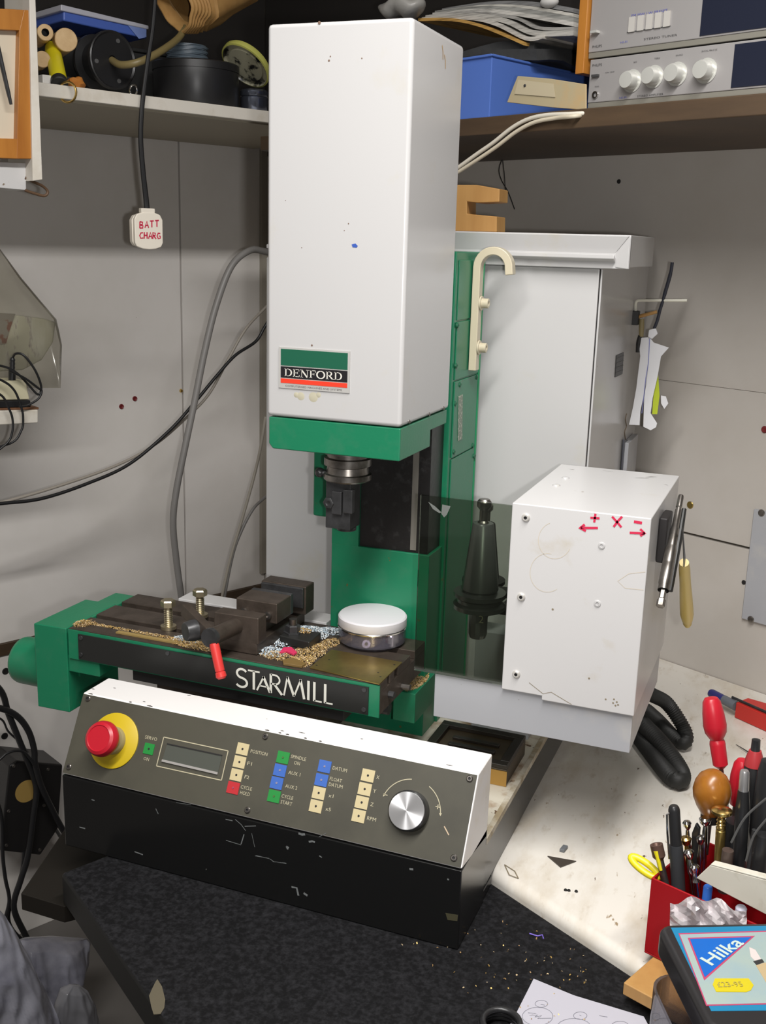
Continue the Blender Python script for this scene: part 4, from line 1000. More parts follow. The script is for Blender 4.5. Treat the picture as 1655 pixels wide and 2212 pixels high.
# ---- things on the left shelf
SZ = .9372
box_b = mat('black_box', (.012, .012, .012), .6)
mb = MB(); a_, b_ = sL(lw((70, 150), .2)), sL(lw((335, 150), .2)); wbox(mb, CC, UL, NL, a_, b_, SZ, 1.035, .03, .30, box_b); wbox(mb, CC, UL, NL, a_ - .004, b_ + .004, 1.035, 1.042, .026, .304, box_b)
mb.build('added_back_box', label='black box added as a support for the blue box, in the dark at the back of the left shelf', cat='box', bevel=.002)  # added box: fills the dark back of the shelf and carries the blue box
q = [lw(u, .28) for u in ((137, 45), (318, 84), (318, 62), (137, 20))]
t = thing('plastic_box', 'blue plastic box with a pale lid on the black box, left shelf', 'box', q[0])
mb = MB(); mb.prism(q, NL*-.11, mat('blue_box', (.075, .14, .48), .35)); mb.build('tub', t, bevel=.003)
q2 = [lw(u, .284) for u in ((132, 23), (322, 64), (322, 55), (132, 9))]
mb = MB(); mb.prism(q2, NL*-.118, mat('pale_lid', (.50, .50, .56), .35)); mb.build('lid', t, bevel=.002)
lab = [lw(u, .2815) for u in ((272, 50), (316, 60), (316, 80), (300, 84))]
mb = MB(); mb.prism(lab, NL*.0006, mat('pale_blue_label', (.20, .28, .58), .4)); mb.build('label', t)
dk = thing('added_low_box', 'low black box added as a support under the wooden dowels at the left end of the shelf', 'box', lw((100, 150), .36))  # made-up box in the dark area, added to prop up the dowels
mb = MB(); a_, b_ = sL(lw((78, 150), .37)), sL(lw((165, 150), .37)); wbox(mb, CC, UL, NL, a_, b_, SZ, SZ + .030, .31, .375, box_b); mb.build('body', dk, bevel=.002)
dz = SZ + .0305
for i, (u, rp, hol, lb) in enumerate((((98, 70), 17, True, 'wooden dowel with a bored end, on the left shelf'), ((143, 86), 24, False, 'thick pale wooden dowel, end on, on the left shelf'), ((92, 128), 17, False, 'brown wooden dowel lowest at the left end of the shelf'))):
    c = lw(u, .42); k = mpp(c); ax = (NL + UL*-.35 + Z*-.05).normalized(); r = rp*k
    mb = MB(); prof = [(0, -.11), (r, -.11), (r, -.001), (r - .001, 0)] + ([(r*.48, 0), (r*.48, -.03), (0, -.03)] if hol else [(0, 0)])
    mb.lathe(c, ax, prof, wood_lt, 24, mats=[wood_lt]*4 + [black]*3); mb.build('dowel', label=lb, cat='dowel', group='dowels on the left shelf')
c0_, c1_ = lw((112, 98), .37), lw((129, 184), .475); ax = (c1_ - c0_).normalized(); L = (c1_ - c0_).length; k = mpp(c1_)
t = thing('torch', 'yellow pocket torch with black ends leaning over the edge of the left shelf', 'torch', c1_ - Z*.02)
mb = MB(); mb.lathe(c0_, ax, [(0, .008), (.0115, .008), (.0128, .02), (.0132, L - .018), (.0128, L - .014), (0, L - .014)], yellow2, 24); mb.build('barrel', t)
mb = MB(); mb.lathe(c0_, ax, [(0, L - .014), (.0132, L - .014), (.0136, L - .002), (.0120, L), (.0045, L), (.004, L - .003), (0, L - .003)], rub, 24); mb.build('end_cap', t)
mb = MB(); mb.lathe(c0_, ax, [(0, -.012), (.010, -.012), (.0118, -.004), (.0118, .008), (0, .008)], rub, 20); mb.build('switch_cap', t)
c = lw((146, 199), .492); k = mpp(c)
mb = MB(); r = 21*k; uu, vv, nn = cf(c); uu = (uu + nn*.6).normalized()
mb.tube([c + uu*math.cos(i*.314)*r + vv*math.sin(i*.314)*r for i in range(20)], .0019, brass_b, 8, closed=True); mb.build('split_ring', label='brass ring hanging over the edge of the left shelf', cat='ring')
c = lw((165, 184), .455); mb = MB(); mb.ell(c + Z*.002, UL*.014, NL*.012, Z*.0105, mat('orange_rag', (.42, .15, .02), .7), 16, 10)
for v in mb.bm.verts: v.co += V((math.sin(v.co.z*600), math.cos(v.co.x*500), math.sin(v.co.y*430)))*.0016
mb.build('leather_scrap', label='small orange-brown scrap beside the yellow torch', cat='scrap')
c = lw((99, 178), .45); mb = MB(); mb.obox(V((c.x, c.y, SZ + .008)), UL*.010, NL*.01, Z*.0078, mat('white_plastic', (.7, .68, .64), .4)); mb.build('white_block', label='small white block at the left end of the shelf', cat='block', bevel=.0015)
c = lw((288, 196), .455); mb = MB(); r = .0085; uu, vv, nn = cf(c); uu = (uu*.7 + nn*.7).normalized(); c.z = SZ + r + .0015
mb.tube([c + uu*math.cos(i*.314)*r + vv*math.sin(i*.314)*r for i in range(20)], .0016, chrome, 8, closed=True); mb.build('key_ring', label='small silver ring between the black reel and the black tin', cat='ring')
# black reel with tan tube
c = lw((244, 130), .40); k = mpp(c); uu, vv, nn = cf(c); nr = (nn*.80 - uu*-.60).normalized(); r = 60*k
c.z = max(c.z, SZ + r)
t = thing('reel', 'round black reel standing on edge with a tan tube in its hub, left shelf', 'reel', c - Z*r)
blk2 = mat('black_plastic', (.016, .016, .017), .35)
mb = MB(); mb.lathe(c, nr, [(0, -.05), (r*.95, -.05), (r*.95, -.045), (r*.7, -.042), (r*.7, -.010), (r, -.006), (r, .001), (r - .002, .0025), (r - .005, 0), (.008, -.001), (.008, -.004), (0, -.004)], blk2, 48); mb.build('drum', t)
for a_ in (70, 190, 290):
    mb = MB(); uw, vw, _ = frame(nr); p = c + (uw*math.cos(math.radians(a_)) + vw*math.sin(math.radians(a_)))*r*.72; mb.lathe(p, nr, [(.004, 0), (.0035, .0012), (0, .0012)], mat('reel_spot', (.10, .10, .10), .4) if 'reel_spot' not in MAT else MAT['reel_spot'], 12); mb.build('boss', t)
mb = MB(); pts = cat_rom([c + nr*-.003, lw((262, 140), .43), lw((300, 134), .455), lw((345, 112), .45), lw((384, 84), .42), lw((400, 60), .40)], 8); mb.tube(pts, .0062, mat('tan_tube', (.22, .17, .07), .4), 12); mb.build('tube', t, label='tan plastic tube')
# big black tin
c = lw((424, 180), .385); k = mpp(c); r = 91*k; zt = lw((424, 122), .385 + r).z
t = thing('round_tin', 'wide round black tin in the middle of the left shelf', 'tin', V((c.x, c.y, SZ)))
mb = MB(); mb.lathe(V((c.x, c.y, 0)), Z, [(0, SZ), (r - .002, SZ), (r, SZ + .003), (r, zt - .016), (r, zt - .014), (0, zt - .014)], blk2, 56); mb.build('body', t)
mb = MB(); mb.lathe(V((c.x, c.y, 0)), Z, [(0, zt - .014), (r + .0015, zt - .014), (r + .0015, zt - .002), (r - .001, zt), (0, zt)], blk2, 56); mb.build('lid', t)
tin_c, tin_r, tin_z = c, r, zt
# coil of wire on the tin
cw = V((c.x - .004, c.y - .004, zt)) + UL*-.012
mb = MB(); R_ = .036; pts = [cw + V((R_*math.cos(i*.33)*(1 + .04*math.sin(i*.9)), R_*math.sin(i*.33)*(1 + .04*math.sin(i*.9)), .0018 + .0022*i*.33/6.283*1.0)) for i in range(230)]
mb.tube(pts, .00125, mat('blue_grey_wire', (.10, .13, .16), .4), 6); mb.build('wire_coil', label='coil of blue-grey wire lying on the round black tin', cat='coil')
# leaning lid
c = lw((529, 143), .43); k = mpp(c); uu, vv, nn = cf(c); nl = (uu*-.50 + vv*-.74 + nn*.45).normalized(); r = 58*k
t = thing('jar_lid', 'yellow-rimmed jar lid leaning at the right end of the black tin', 'lid', c - Z*r*.6)
mb = MB(); mb.lathe(c, nl, [(r - .003, .0), (r, -.001), (r, -.009), (r - .002, -.012), (0, -.012)], mat('olive_yellow', (.50, .50, .12), .35), 44); mb.build('rim', t)
mb = MB(); mb.lathe(c, nl, [(r - .003, 0), (r - .005, -.006), (r*.72, -.006), (r*.70, -.002), (0, -.002)], mat('lid_inside', (.44, .42, .30), .3, var=[((.02, .02, .02), 22, .50, .56)]), 44); mb.build('inside', t)
# chrome jar
c = lw((549, 215), .43); r = .0255
t = thing('metal_jar', 'small shiny metal jar on the left shelf beside the machine head', 'jar', V((c.x, c.y, SZ)))
zt = lw((549, 190), .43 + r).z
mb = MB(); mb.lathe(V((c.x, c.y, 0)), Z, [(0, SZ), (r - .001, SZ), (r, SZ + .002), (r, zt - .014), (r - .002, zt - .012), (0, zt - .012)], mat('dark_chrome', (.22, .24, .30), .16, .9), 36); mb.build('body', t)
mb = MB(); mb.lathe(V((c.x, c.y, 0)), Z, [(0, zt - .012), (r - .0005, zt - .012), (r + .0006, zt - .010), (r + .0006, zt - .003), (r - .002, zt), (0, zt)], MAT['dark_chrome'], 36); mb.build('cap', t)
# brown paper roll
kraft = mat('kraft_paper', (.50, .29, .10), .65, var=[((.40, .21, .065), 18, .4, .7)], bump=.35, bscale=40)
pa, pb = lw((378, 20), .42), lw((560, -75), .36); ax = (pb - pa).normalized(); k = mpp(pa)
mb = MB(); R_ = 56*k; prof = []
for i in range(6):
    hh = .006*i; prof += [(R_*(.80 + .045*i), hh), (R_*(.86 + .045*i), hh + .002), (R_*(.86 + .04*i), hh + .0055)]
prof = [(R_*.74, .03), (R_*.76, .0)] + prof + [(R_*1.12, .042), (R_*1.02, .046), (R_*1.16, .052), (R_*1.20, .09), (R_*1.16, .13), (R_*1.1, .20), (0, .20)]
mb.lathe(pa, ax, prof, kraft, 40)
for v in mb.bm.verts:
    d_ = v.co - pa; a_ = math.atan2(d_.dot(Z), d_.dot(NL)); h_ = d_.dot(ax)
    rad = d_ - ax*h_; v.co += rad*(.05*math.sin(3*a_ + h_*40) + .03*math.sin(7*a_ + 1.3 + h_*25)) + ax*.004*math.sin(2*a_ + .6)
mb.build('paper_roll', label='crumpled brown kraft paper bag rolled open, on top of the wire coil', cat='paper')
# ---- framed cabinet at the far left
D_ = .575
FC = thing('framed_cabinet', 'small cabinet with a varnished wood frame and white side at the top left corner', 'cabinet', lw((30, 200), D_) - Z*.15)
def lp(name, px, d, dep, m, bev=.001, **kw):
    mb = MB(); mb.prism([lw(u, d) for u in px], NL*-dep, m); return mb.build(name, FC, bevel=bev, **kw)
lp('side_board', ((63, -30), (76, -30), (92, 388), (71, 391)), D_ + .004, .085, shelf_w)
lp('back_panel', ((-90, 40), (50, 40), (50, 320), (-90, 320)), D_ - .012, .01, mat('cream_panel', (.60, .52, .40), .5))
lp('frame_stile', ((52, 21), (69, 22), (71, 343), (36, 343), (37, 300), (42, 66)), D_, .02, wood_or)
lp('frame_rail', ((-90, 14), (52, 21), (44, 66), (-90, 60)), D_ - .0005, .02, wood_or)
lp('frame_rail', ((-90, 296), (40, 300), (37, 343), (-90, 338)), D_ - .0005, .02, wood_or)
lp('lower_box', ((-90, 346), (56, 352), (57, 411), (-90, 398)), D_ - .02, .07, white2)
mb = MB(); pa, pb = lw((-6, 96), D_ + .004), lw((24, 226), D_ + .004); mb.tube([pa, pa.lerp(pb, .8), pb], [.0036, .0030, .0022], steel_dark, 10); mb.build('steel_rod', label='slim grey steel rod stuck in the framed cabinet at the top left', cat='rod')
mb = MB(); mb.tube(cat_rom([lw(u, D_ - .02) for u in ((54, 384), (70, 392), (92, 402), (103, 414), (96, 423), (75, 418), (54, 411))], 6), .0022, mat('rusty_wire', (.11, .06, .03), .6), 8); mb.build('wire_hook', FC, label='bent rusty wire hook')

# ---- clear bag with contents, left middle
bagm = clear('clear_bag', (.87, .86, .82), .16, .10, haze=((.55, .52, .44), .12))
dB = .235
bp = thing('clear_bag', 'clear plastic bag with folded papers hanging at the left edge above the small shelf', 'bag', lw((30, 838), dB))
mb = MB(); rows = []
for y_, x1_, th in ((430, -70, .004), (500, -28, .010), (540, 2, .016), (600, 46, .022), (650, 88, .026), (690, 122, .030), (712, 127, .032), (745, 134, .028), (800, 132, .018), (838, 131, .003)):
    L_ = lw((-160, y_), dB); R_ = lw((x1_, y_), dB); n = 22; ring = []
    for i in range(n):
        a_ = 2*math.pi*i/n; t_ = .5 + .5*math.cos(a_); ring.append(mb.bm.verts.new(L_.lerp(R_, t_) + NL*(th*math.sin(a_)*(1 + .15*math.sin(9*t_ + y_*.05)))))
    rows.append(ring)
for a_, b_ in zip(rows, rows[1:]):
    for i in range(22): mb.face([a_[i], a_[(i+1) % 22], b_[(i+1) % 22], b_[i]], bagm)
mb.build('film', bp, smooth=80)
pr_m = mat('printed_paper', (.52, .50, .38), .45, var=[((.16, .10, .12), 30, .54, .62), ((.62, .61, .52), 14, .5, .68)], stretch=(1.4, 1.4, .5))
mb = MB(); pts = [lw(u, dB) for u in ((-70, 668), (30, 680), (95, 688), (122, 696), (116, 740), (92, 778), (50, 800), (-70, 806))]
mb.prism(pts, NL*-.018, pr_m); mb.build('folded_papers', label='folded printed papers inside the clear bag', cat='papers', bevel=.004)
mb = MB(); pts = [lw(u, dB + .004) for u in ((-70, 672), (34, 678), (22, 712), (14, 742), (-70, 752))]; mb.prism(pts, NL*-.003, mat('foil', (.60, .55, .48), .22, .8, var=[((.45, .12, .04), 40, .55, .6)])); mb.build('foil_packet', label='shiny foil packet inside the clear bag at the left edge', cat='packet', bevel=.001)
# ---- little shelf with chargers
dS = .33
mb = MB(); q = [lw(u, dS) for u in ((-120, 890), (83, 885), (83, 914), (-120, 925))]; mb.prism(q, NL*-(dS - .002), shelf_w)
LSH = mb.build('small_shelf', label='short white shelf sticking out at the left edge below the clear bag', cat='shelf', bevel=.0025)
mb = MB(); q = [lw(u, dS - .003) for u in ((-120, 886), (84, 879.5), (84, 884.5), (-120, 889.5))]; mb.prism(q, NL*-(dS - .01), mat('brown_mat', (.16, .07, .03), .6)); mb.build('brown_top', LSH, bevel=.0008)
def chg(name, label, px, d, dep, m, bev): 
    mb = MB(); mb.prism([lw(u, d) for u in px], NL*-dep, m); return mb.build(name, label=label, cat='adapter', bevel=bev)
chg('power_adapter', 'flat black adapter under the cream one on the small left shelf', ((-100, 868), (66, 864.5), (68, 879), (-100, 885)), dS - .006, .06, blk2, .002)
chg('power_adapter', 'cream power adapter with a jack plug on top, small left shelf', ((-100, 825), (56, 822), (65, 863.5), (-100, 867)), dS - .008, .05, mat('cream_plastic', (.56, .52, .36), .4), .0025)
t0_ = lw((26, 824), dS - .02); t1_ = lw((27, 772), dS - .02)
JP = thing('jack_plug', 'black jack plug standing in the cream adapter, its lead looping right', 'plug', t0_)
mb = MB(); ax = t1_ - t0_; L = ax.length
mb.lathe(t0_, ax, [(0, 0), (.0062, 0), (.0062, L*.42), (.0048, L*.45)] + [(r_, L*(.5 + .08*i)) for i in range(6) for r_ in ((.0050,) if i % 2 else (.0042,))] + [(.0030, L), (0, L)], blk2, 14); mb.build('body', JP)
mb = MB(); mb.tube(cat_rom([t1_ + Z*-.002, lw((34, 764), dS - .01), lw((52, 768), dS), lw((76, 800), dS + .006), lw((89, 835), dS + .006), lw((82, 852), dS + .006), lw((62, 832), dS + .004), lw((34, 804), dS + .004), lw((0, 790), dS), lw((-60, 788), dS)], 8), .0021, cable_b, 8); mb.build('lead', JP)
cable([(20, 800), (55, 818), (82, 838), (90, 845), (82, 862), (58, 876), (40, 878)], dS + .012, .0021, cable_b, 'cable', 'black lead looping round the cream adapter on the small left shelf')
cable([(-60, 800), (0, 820), (30, 842), (46, 880), (50, 905), (46, 930), (22, 958), (-60, 975)], dS + .012, .0021, cable_b, 'cable', 'outer black lead drooping over the front of the small left shelf')
cable([(-60, 830), (0, 852), (18, 880), (27, 905), (26, 935), (10, 962), (-60, 1010)], dS + .018, .0021, cable_b, 'cable', 'inner black lead drooping over the front of the small left shelf')
# ---- black transformer box on the wall, lower left
dT = .10
q = [lw(u, dT) for u in ((22, 1845), (96, 1850), (125, 1790), (134, 1655), (38, 1643), (18, 1652))]
q = [lw(u, dT) for u in ((0, 1838), (88, 1848), (126, 1790), (136, 1652), (36, 1643), (20, 1655))]
TB = thing('transformer_box', 'black transformer box with a round ochre label on the wall at lower left', 'transformer', lw((70, 1845), dT*.5))
mb = MB(); mb.prism(q, NL*-(dT - .006), mat('black_case', (.013, .012, .012), .4)); mb.build('case', TB, bevel=.004, seg=3)
c = lw((57, 1709), dT); mb = MB(); mb.lathe(c, NL, [(.0255, 0), (.0255, .0008), (0, .0008)], mat('ochre_label', (.34, .22, .06), .6, spots=((.05, .04, .02), 90, .70)), 36)
mb.build('round_label', TB)
for u in ((104, 1662), (30, 1655), (95, 1740), (19, 1752), (86, 1836), (14, 1826)):
    mb = MB(); mb.lathe(lw(u, dT), NL, [(.0042, 0), (.0036, .0016), (.0016, .002), (0, .001)], steel, 12); mb.build('screw', TB)
cable([(-60, 1440), (0, 1490), (18, 1540), (42, 1600), (58, 1640), (78, 1700), (72, 1760), (60, 1850), (45, 1900), (30, 1960), (55, 2020), (75, 2060)], .125, .0068, cable_b, 'cable', 'thick black cable passing down in front of the transformer box')
cable([(-60, 1525), (0, 1530), (38, 1548), (62, 1580), (74, 1620), (76, 1650), (90, 1700), (118, 1760), (140, 1800)], .135, .0068, cable_b, 'cable', 'thick black cable arching over the transformer box to the right')
cable([(-60, 1540), (0, 1552), (18, 1580), (45, 1605), (60, 1625)], .115, .0022, cable_b, 'cable', 'thin black lead above the transformer box, crossing to the right')
cable([(-60, 1690), (0, 1640), (14, 1628), (35, 1622), (56, 1628), (80, 1662)], .14, .0028, cable_b, 'cable', 'thin black lead curling up left of the transformer box')
cable([(-20, 1700), (2, 1760), (6, 1850), (12, 1900), (20, 1945), (10, 2000), (30, 2040)], .13, .0040, cable_b, 'cable', 'black lead hanging below the left side of the transformer box')
cable([(52, 1840), (48, 1880), (35, 1930), (18, 1975), (28, 2010), (70, 2050)], .11, .0045, cable_b, 'cable', 'black lead hanging below the right side of the transformer box')
cable([(90, 1760), (126, 1800), (140, 1840), (132, 1900)], .06, .004, mat('grey_lead', (.10, .10, .10), .5), 'cable', 'grey lead dropping behind the transformer box')
# ---- plastic bags on the floor, lower left
def bag(name, label, px, d, dep, m, seed, amp=.018, zlow=FZ):
    from mathutils import noise
    rows = []; n = 110; K = 9; sv = V((seed*3.7, seed*1.3, 0))
    for r_ in range((len(px) - 1)*K + 1):
        i, f = divmod(r_, K); f /= K
        A_, B_ = px[i], px[min(i + 1, len(px) - 1)]
        y_, xa, xb_, th = (A_[q_]*(1 - f) + B_[q_]*f for q_ in range(4))
        L_, R_ = lw((xa, y_), d), lw((xb_, y_), d); ring = []
        for k in range(n):
            a_ = 2*math.pi*k/n; t_ = .5 - .5*math.cos(a_)
            p = L_.lerp(R_, t_) + NL*(dep*th*math.sin(a_))
            q_ = V((p.dot(UL)*9, p.z*4.5, math.sin(a_)*.5)) + sv
            w_ = 1 - 2*abs(noise.noise(q_)) + .55*(1 - 2*abs(noise.noise(q_*2.3))) + .3*(1 - 2*abs(noise.noise(q_*5.1)))
            ring.append(p + NL*(amp*(w_ - .9)*min(1, th*1.3)*(1 if math.sin(a_) > 0 else .3)))
        rows.append(ring)
    rows.append([V((p.x, p.y, zlow)) for p in rows[-1]]); mb = MB()
    vs = [[mb.bm.verts.new(p) for p in r_] for r_ in rows]
    for a_, b_ in zip(vs, vs[1:]):
        for i in range(n): mb.face([a_[i], a_[(i+1) % n], b_[(i+1) % n], b_[i]], m)
    mb.face(vs[0], m); mb.face(vs[-1][::-1], m)
    return mb.build(name, label=label, cat='bag', smooth=75)
bag_w = mat('white_polythene', (.33, .33, .38), .22, var=[((.20, .20, .25), 14, .4, .7)], bump=.3, bscale=60)
bag_g = clear('hazy_polythene', (.62, .62, .66), .12, .15, haze=((.50, .50, .54), .45))
bag('plastic_bag', 'white plastic bag hanging nearest the viewer in the bottom left corner', [(1945, -80, -20, .25), (1975, -90, 8, .5), (2020, -110, 36, .7), (2090, -130, 72, .9), (2150, -140, 104, 1), (2215, -150, 128, 1), (2300, -160, 160, 1)], .60, .05, bag_w, 3)
bag('plastic_bag', 'crumpled white plastic bag under the corner of the black worktop', [(2030, 50, 190, .2), (2040, 30, 199, .6), (2075, 20, 190, .9), (2120, 20, 172, 1), (2170, 20, 150, 1), (2240, 20, 140, 1)], .40, .06, bag_w, 8)
bag('plastic_bag', 'small clear crumpled bag on the floor right of the white bags', [(2128, 150, 172, .2), (2140, 132, 190, .6), (2170, 120, 206, .9), (2215, 110, 214, 1), (2300, 100, 220, 1)], .52, .03, bag_g, 12, .010)
random.seed(11)

# ================================================================== RIGHT SIDE, ON THE PLANK SHELF
dA = .30; SZR = .8902
silver = mat('brushed_silver', (.36, .345, .34), .42, .25); silver2 = mat('bezel_taupe', (.20, .19, .16), .45)
dpanel = mat('dark_display', (.016, .019, .034), .25); ampbody = mat('amp_case', (.035, .033, .032), .5)
blue_ink = mat('blue_print', (.10, .11, .38), .6); dark_ink = mat('dark_print', (.05, .05, .05), .6)
def rpt(u, off=0.0): return rw(u, dA + off)
def unit(name, label, bl, tl, xr, ztop, zbot):
    t = thing(name, label, 'hifi', rpt(bl))
    s0 = sR(rpt(bl)); s1 = s0 + .345
    mb = MB(); wbox(mb, CC, UR, NR, s0 + .004, s1 - .004, zbot, ztop - .002, .075, dA - .006, ampbody); mb.build('case', t, bevel=.001)
    mb = MB(); wbox(mb, CC, UR, NR, s0, s1, zbot + .0075, ztop, dA - .006, dA, silver); mb.build('front_panel', t, bevel=.0012)
    mb = MB(); wbox(mb, CC, UR, NR, s0, s1, zbot, zbot + .0075, dA - .006, dA - .001, silver2); mb.build('lower_bezel', t, bevel=.0008)
    sx = sR(rpt((xr, 130)))
    mb = MB(); wbox(mb, CC, UR, NR, sx, s1 - .006, zbot + .010, ztop - .003, dA, dA + .0010, dpanel); mb.build('display_panel', t, bevel=.0005)
    for sf in (s0 + .03, s1 - .03):
        for dd in (.10, dA - .03):
            if zbot < .93:
                mb = MB(); b = V((CC.x, CC.y, 0)) + UR*sf + NR*dd; mb.cyl(b + Z*SZR, b + Z*zbot, .010, rub, 16); mb.build('foot', t)
    return t
z0a = rpt((1268, 235)).z; z1a = rpt((1268, 127)).z
AMP = unit('amplifier', 'silver amplifier with four round knobs, lower of the two hifi units', (1268, 235), (1268, 127), 1585, z1a - .002, z0a)
z1b = rpt((1275, 8)).z + .012
TUN = unit('tuner', 'silver tuner with a slider window, upper of the two hifi units', (1270, 125), (1275, 8), 1507, z1b, z1a)
kn = mat('knob_silver', (.62, .62, .58), .28, .35)
for u, r_ in (((1362, 173), 19), ((1409, 164), 19), ((1459, 158), 20), ((1522, 151), 21)):
    c = rpt(u); c = c - NR*0; k = mpp(c); r = r_*k
    c = rpt((u[0] + 4, u[1] + 2))
    mb = MB(); mb.lathe(c, NR, [(r*1.25, 0), (r*1.25, .001), (r, .001), (r*.98, .013), (r*.86, .016), (0, .0165)], kn, 32); mb.build('knob', AMP)
c = rpt((1287, 205)); mb = MB(); mb.lathe(c, NR, [(.0052, 0), (.0048, .0025), (.0032, .0025), (.003, -.002), (0, -.002)], chrome, 20, mats=[chrome, chrome, black, black]); mb.build('headphone_socket', AMP)
mb = MB(); c = rpt((1288, 164)); mb.obox(c + NR*.002, UR*.0056, Z*.0016, NR*.002, dark_ink); mb.build('power_switch', AMP)
def words(par, items):
    mb = MB()
    for tx, u, wpx, hpx, m in items:
        c = rpt(u); k = mpp(c); mb.text(tx, c, UR, Z, hpx*k, m, width=wpx*k, off=.0004)
    mb.build('lettering', par, smooth=0, fix=False, kind='stuff')
words(AMP, [('PHILIPS', (1290.5, 140.5), 25, 5, dark_ink), ('STEREO AMPLIFIER', (1405, 205.5), 66, 4, dark_ink), ('ON OFF', (1318, 156), 24, 2.5, dark_ink), ('BASS', (1373, 134), 8, 3, dark_ink), ('TREBLE', (1420, 126), 14, 3, dark_ink),
            ('BALANCE', (1468, 119), 17, 3, dark_ink), ('SOURCE', (1533, 109), 38, 3, dark_ink), ('PHONES', (1290, 187), 11, 2.5, dark_ink), ('HI-FI', (1346, 211), 18, 4, blue_ink)])
words(TUN, [('PHILIPS', (1290.5, 100), 25, 5, dark_ink), ('STEREO TUNER', (1427, 80), 84, 4, dark_ink), ('FM MW LW PRESET', (1403, 28), 92, 5, blue_ink), ('HI-FI', (1348, 91), 18, 4, blue_ink)])
mb = MB()
for a_, b_ in (((1355, 70), (1449, 56)),): mb.ribbon([rpt(a_), rpt(b_)], .0013, NR, dark_ink, th=.0006)
for i in range(5): 
    c = rpt((1366 + i*19, 53 - i*3)); mb.obox(c + NR*.001, UR*.0048, Z*.0095, NR*.001, mat('slider_pale', (.47, .45, .42), .5) if 'slider_pale' not in MAT else MAT['slider_pale'])
mb.build('preset_button', TUN, kind='stuff')
mb = MB(); c = rpt((1289, 70)); mb.obox(c + NR*.004, UR*.0055, Z*.0016, NR*.004, kn); mb.build('toggle_switch', TUN)
# wooden sleeve round the tuner
s_l = sR(rpt((1242, 100), .03)); s_t = sR(rpt((1270, 125)))
zc0 = rpt((1255, 157), .012).z
WS = thing('wooden_sleeve', 'varnished wooden sleeve around the tuner, its side board hanging past the amplifier', 'case', V(rpt((1255, 157))))
mb = MB(); wbox(mb, CC, UR, NR, s_t - .0165, s_t - .002, zc0, z1b + .013, .12, dA + .006, wood_or); mb.build('side_board', WS, bevel=.001)
mb = MB(); wbox(mb, CC, UR, NR, s_t - .002, s_t + .347, z1b + .0008, z1b + .013, .12, dA + .006, wood_or); mb.build('top_board', WS, bevel=.001)
# blue tray
tc_ = onplane((1058, 232), AR + NR*.325, NR); tc_.z = SZR + .0005
ztt = onplane((1060, 119), AR + NR*.325, NR).z
ee = onz((1250, 160), ztt) - V((tc_.x, tc_.y, ztt)); ee.z = 0; ee.normalize()
ff = onz((1006, 127), ztt) - V((tc_.x, tc_.y, ztt)); ff.z = 0; ff.normalize()
ff = (ff - ee*ff.dot(ee)).normalized() if abs(ff.dot(ee)) > .7 else ff
bl_m = mat('blue_tray', (.085, .17, .52), .32)
BT = thing('blue_tray', 'deep blue plastic tray standing on the plank shelf behind the machine head', 'tray', tc_)
Lx, Ly = .20, .25
reach = 0.0
for test in range(40):
    p_ = tc_ + ee*(.01*test)
    if (p_ - AR).dot(NR) < .02: break
    Lx = .01*test
for test in range(60):
    p_ = tc_ + ff*(.005*test)
    Ly = .005*test
    if test > 44: break
b = [tc_, tc_ + ee*Lx, tc_ + ee*Lx + ff*Ly, tc_ + ff*Ly]
tH = Z*(ztt - SZR - .004)
mb = MB(); mb.prism(b, Z*.004, bl_m)
inn = .003; cen = (b[0] + b[2])/2
for i in range(4):
    a_, c_ = b[i], b[(i+1) % 4]; a2, c2 = a_ + (cen - a_).normalized()*inn*1.4, c_ + (cen - c_).normalized()*inn*1.4
    mb.prism([a_ + Z*.004, c_ + Z*.004, c2 + Z*.004, a2 + Z*.004], tH, bl_m)
mb.build('tub', BT, bevel=.003, seg=3)
mb = MB()
for i in range(4):
    a_, c_ = b[i] + tH, b[(i+1) % 4] + tH; a2, c2 = a_ - (cen + tH - a_).normalized()*.005, c_ - (cen + tH - c_).normalized()*.005
    mb.prism([a_ + Z*.001, c_ + Z*.001, c2 + Z*.001, a2 + Z*.001], Z*.004, bl_m)
mb.build('rim', BT, bevel=.0015)
# manila card in front of the tray
mb = MB(); q = [rw(u, .362) for u in ((1118, 164), (1190, 170), (1266, 182), (1266, 238), (1190, 232), (1095, 221))]; mb.prism(q, NR*-.0025, mat('manila_card', (.38, .32, .20), .6, var=[((.45, .30, .14), 14, .5, .7)]))
MC = mb.build('manila_card', label='folded manila card leaning before the blue tray, beside the amplifier', cat='card', bevel=.0008)
q = [rw(u, .3628) for u in ((1120, 172), (1196, 181), (1200, 210), (1112, 203))]; mb = MB(); mb.prism(q, NR*.0005, mat('card_label', (.44, .38, .26), .6)); mb.lathe(rw((1134, 185), .3634), NR, [(.0022, 0), (.0016, .0012), (0, .0012)], steel_dark, 10); mb.build('paper_label', MC)
# dark folded cloth on the tray
grey_cl = mat('dark_grey_cloth', (.040, .041, .042), .9, bump=.5, bscale=90)
c = rw((1125, 128), .16); mb = MB(); k = mpp(c)
qz = ztt + .0055
s0c, s1c = sR(rw((985, 120), .16)), sR(rw((1232, 120), .16))
for i, (zz, hh, dd) in enumerate(((qz, .016, 0), (qz + .016, .014, .01))): wbox(mb, CC, UR, NR, s0c + dd, s1c - dd*1.5, zz, zz + hh, .04, .24 - dd, grey_cl)
bmesh.ops.subdivide_edges(mb.bm, edges=mb.bm.edges, cuts=5, use_grid_fill=True)
for v in mb.bm.verts: v.co += Z*(.004*math.sin(v.co.x*60 + v.co.y*35)) + NR*.003*math.sin(v.co.z*170 + v.co.x*70)
mb.build('folded_cloth', label='dark grey folded cloth lying across the blue tray', cat='cloth', smooth=70)
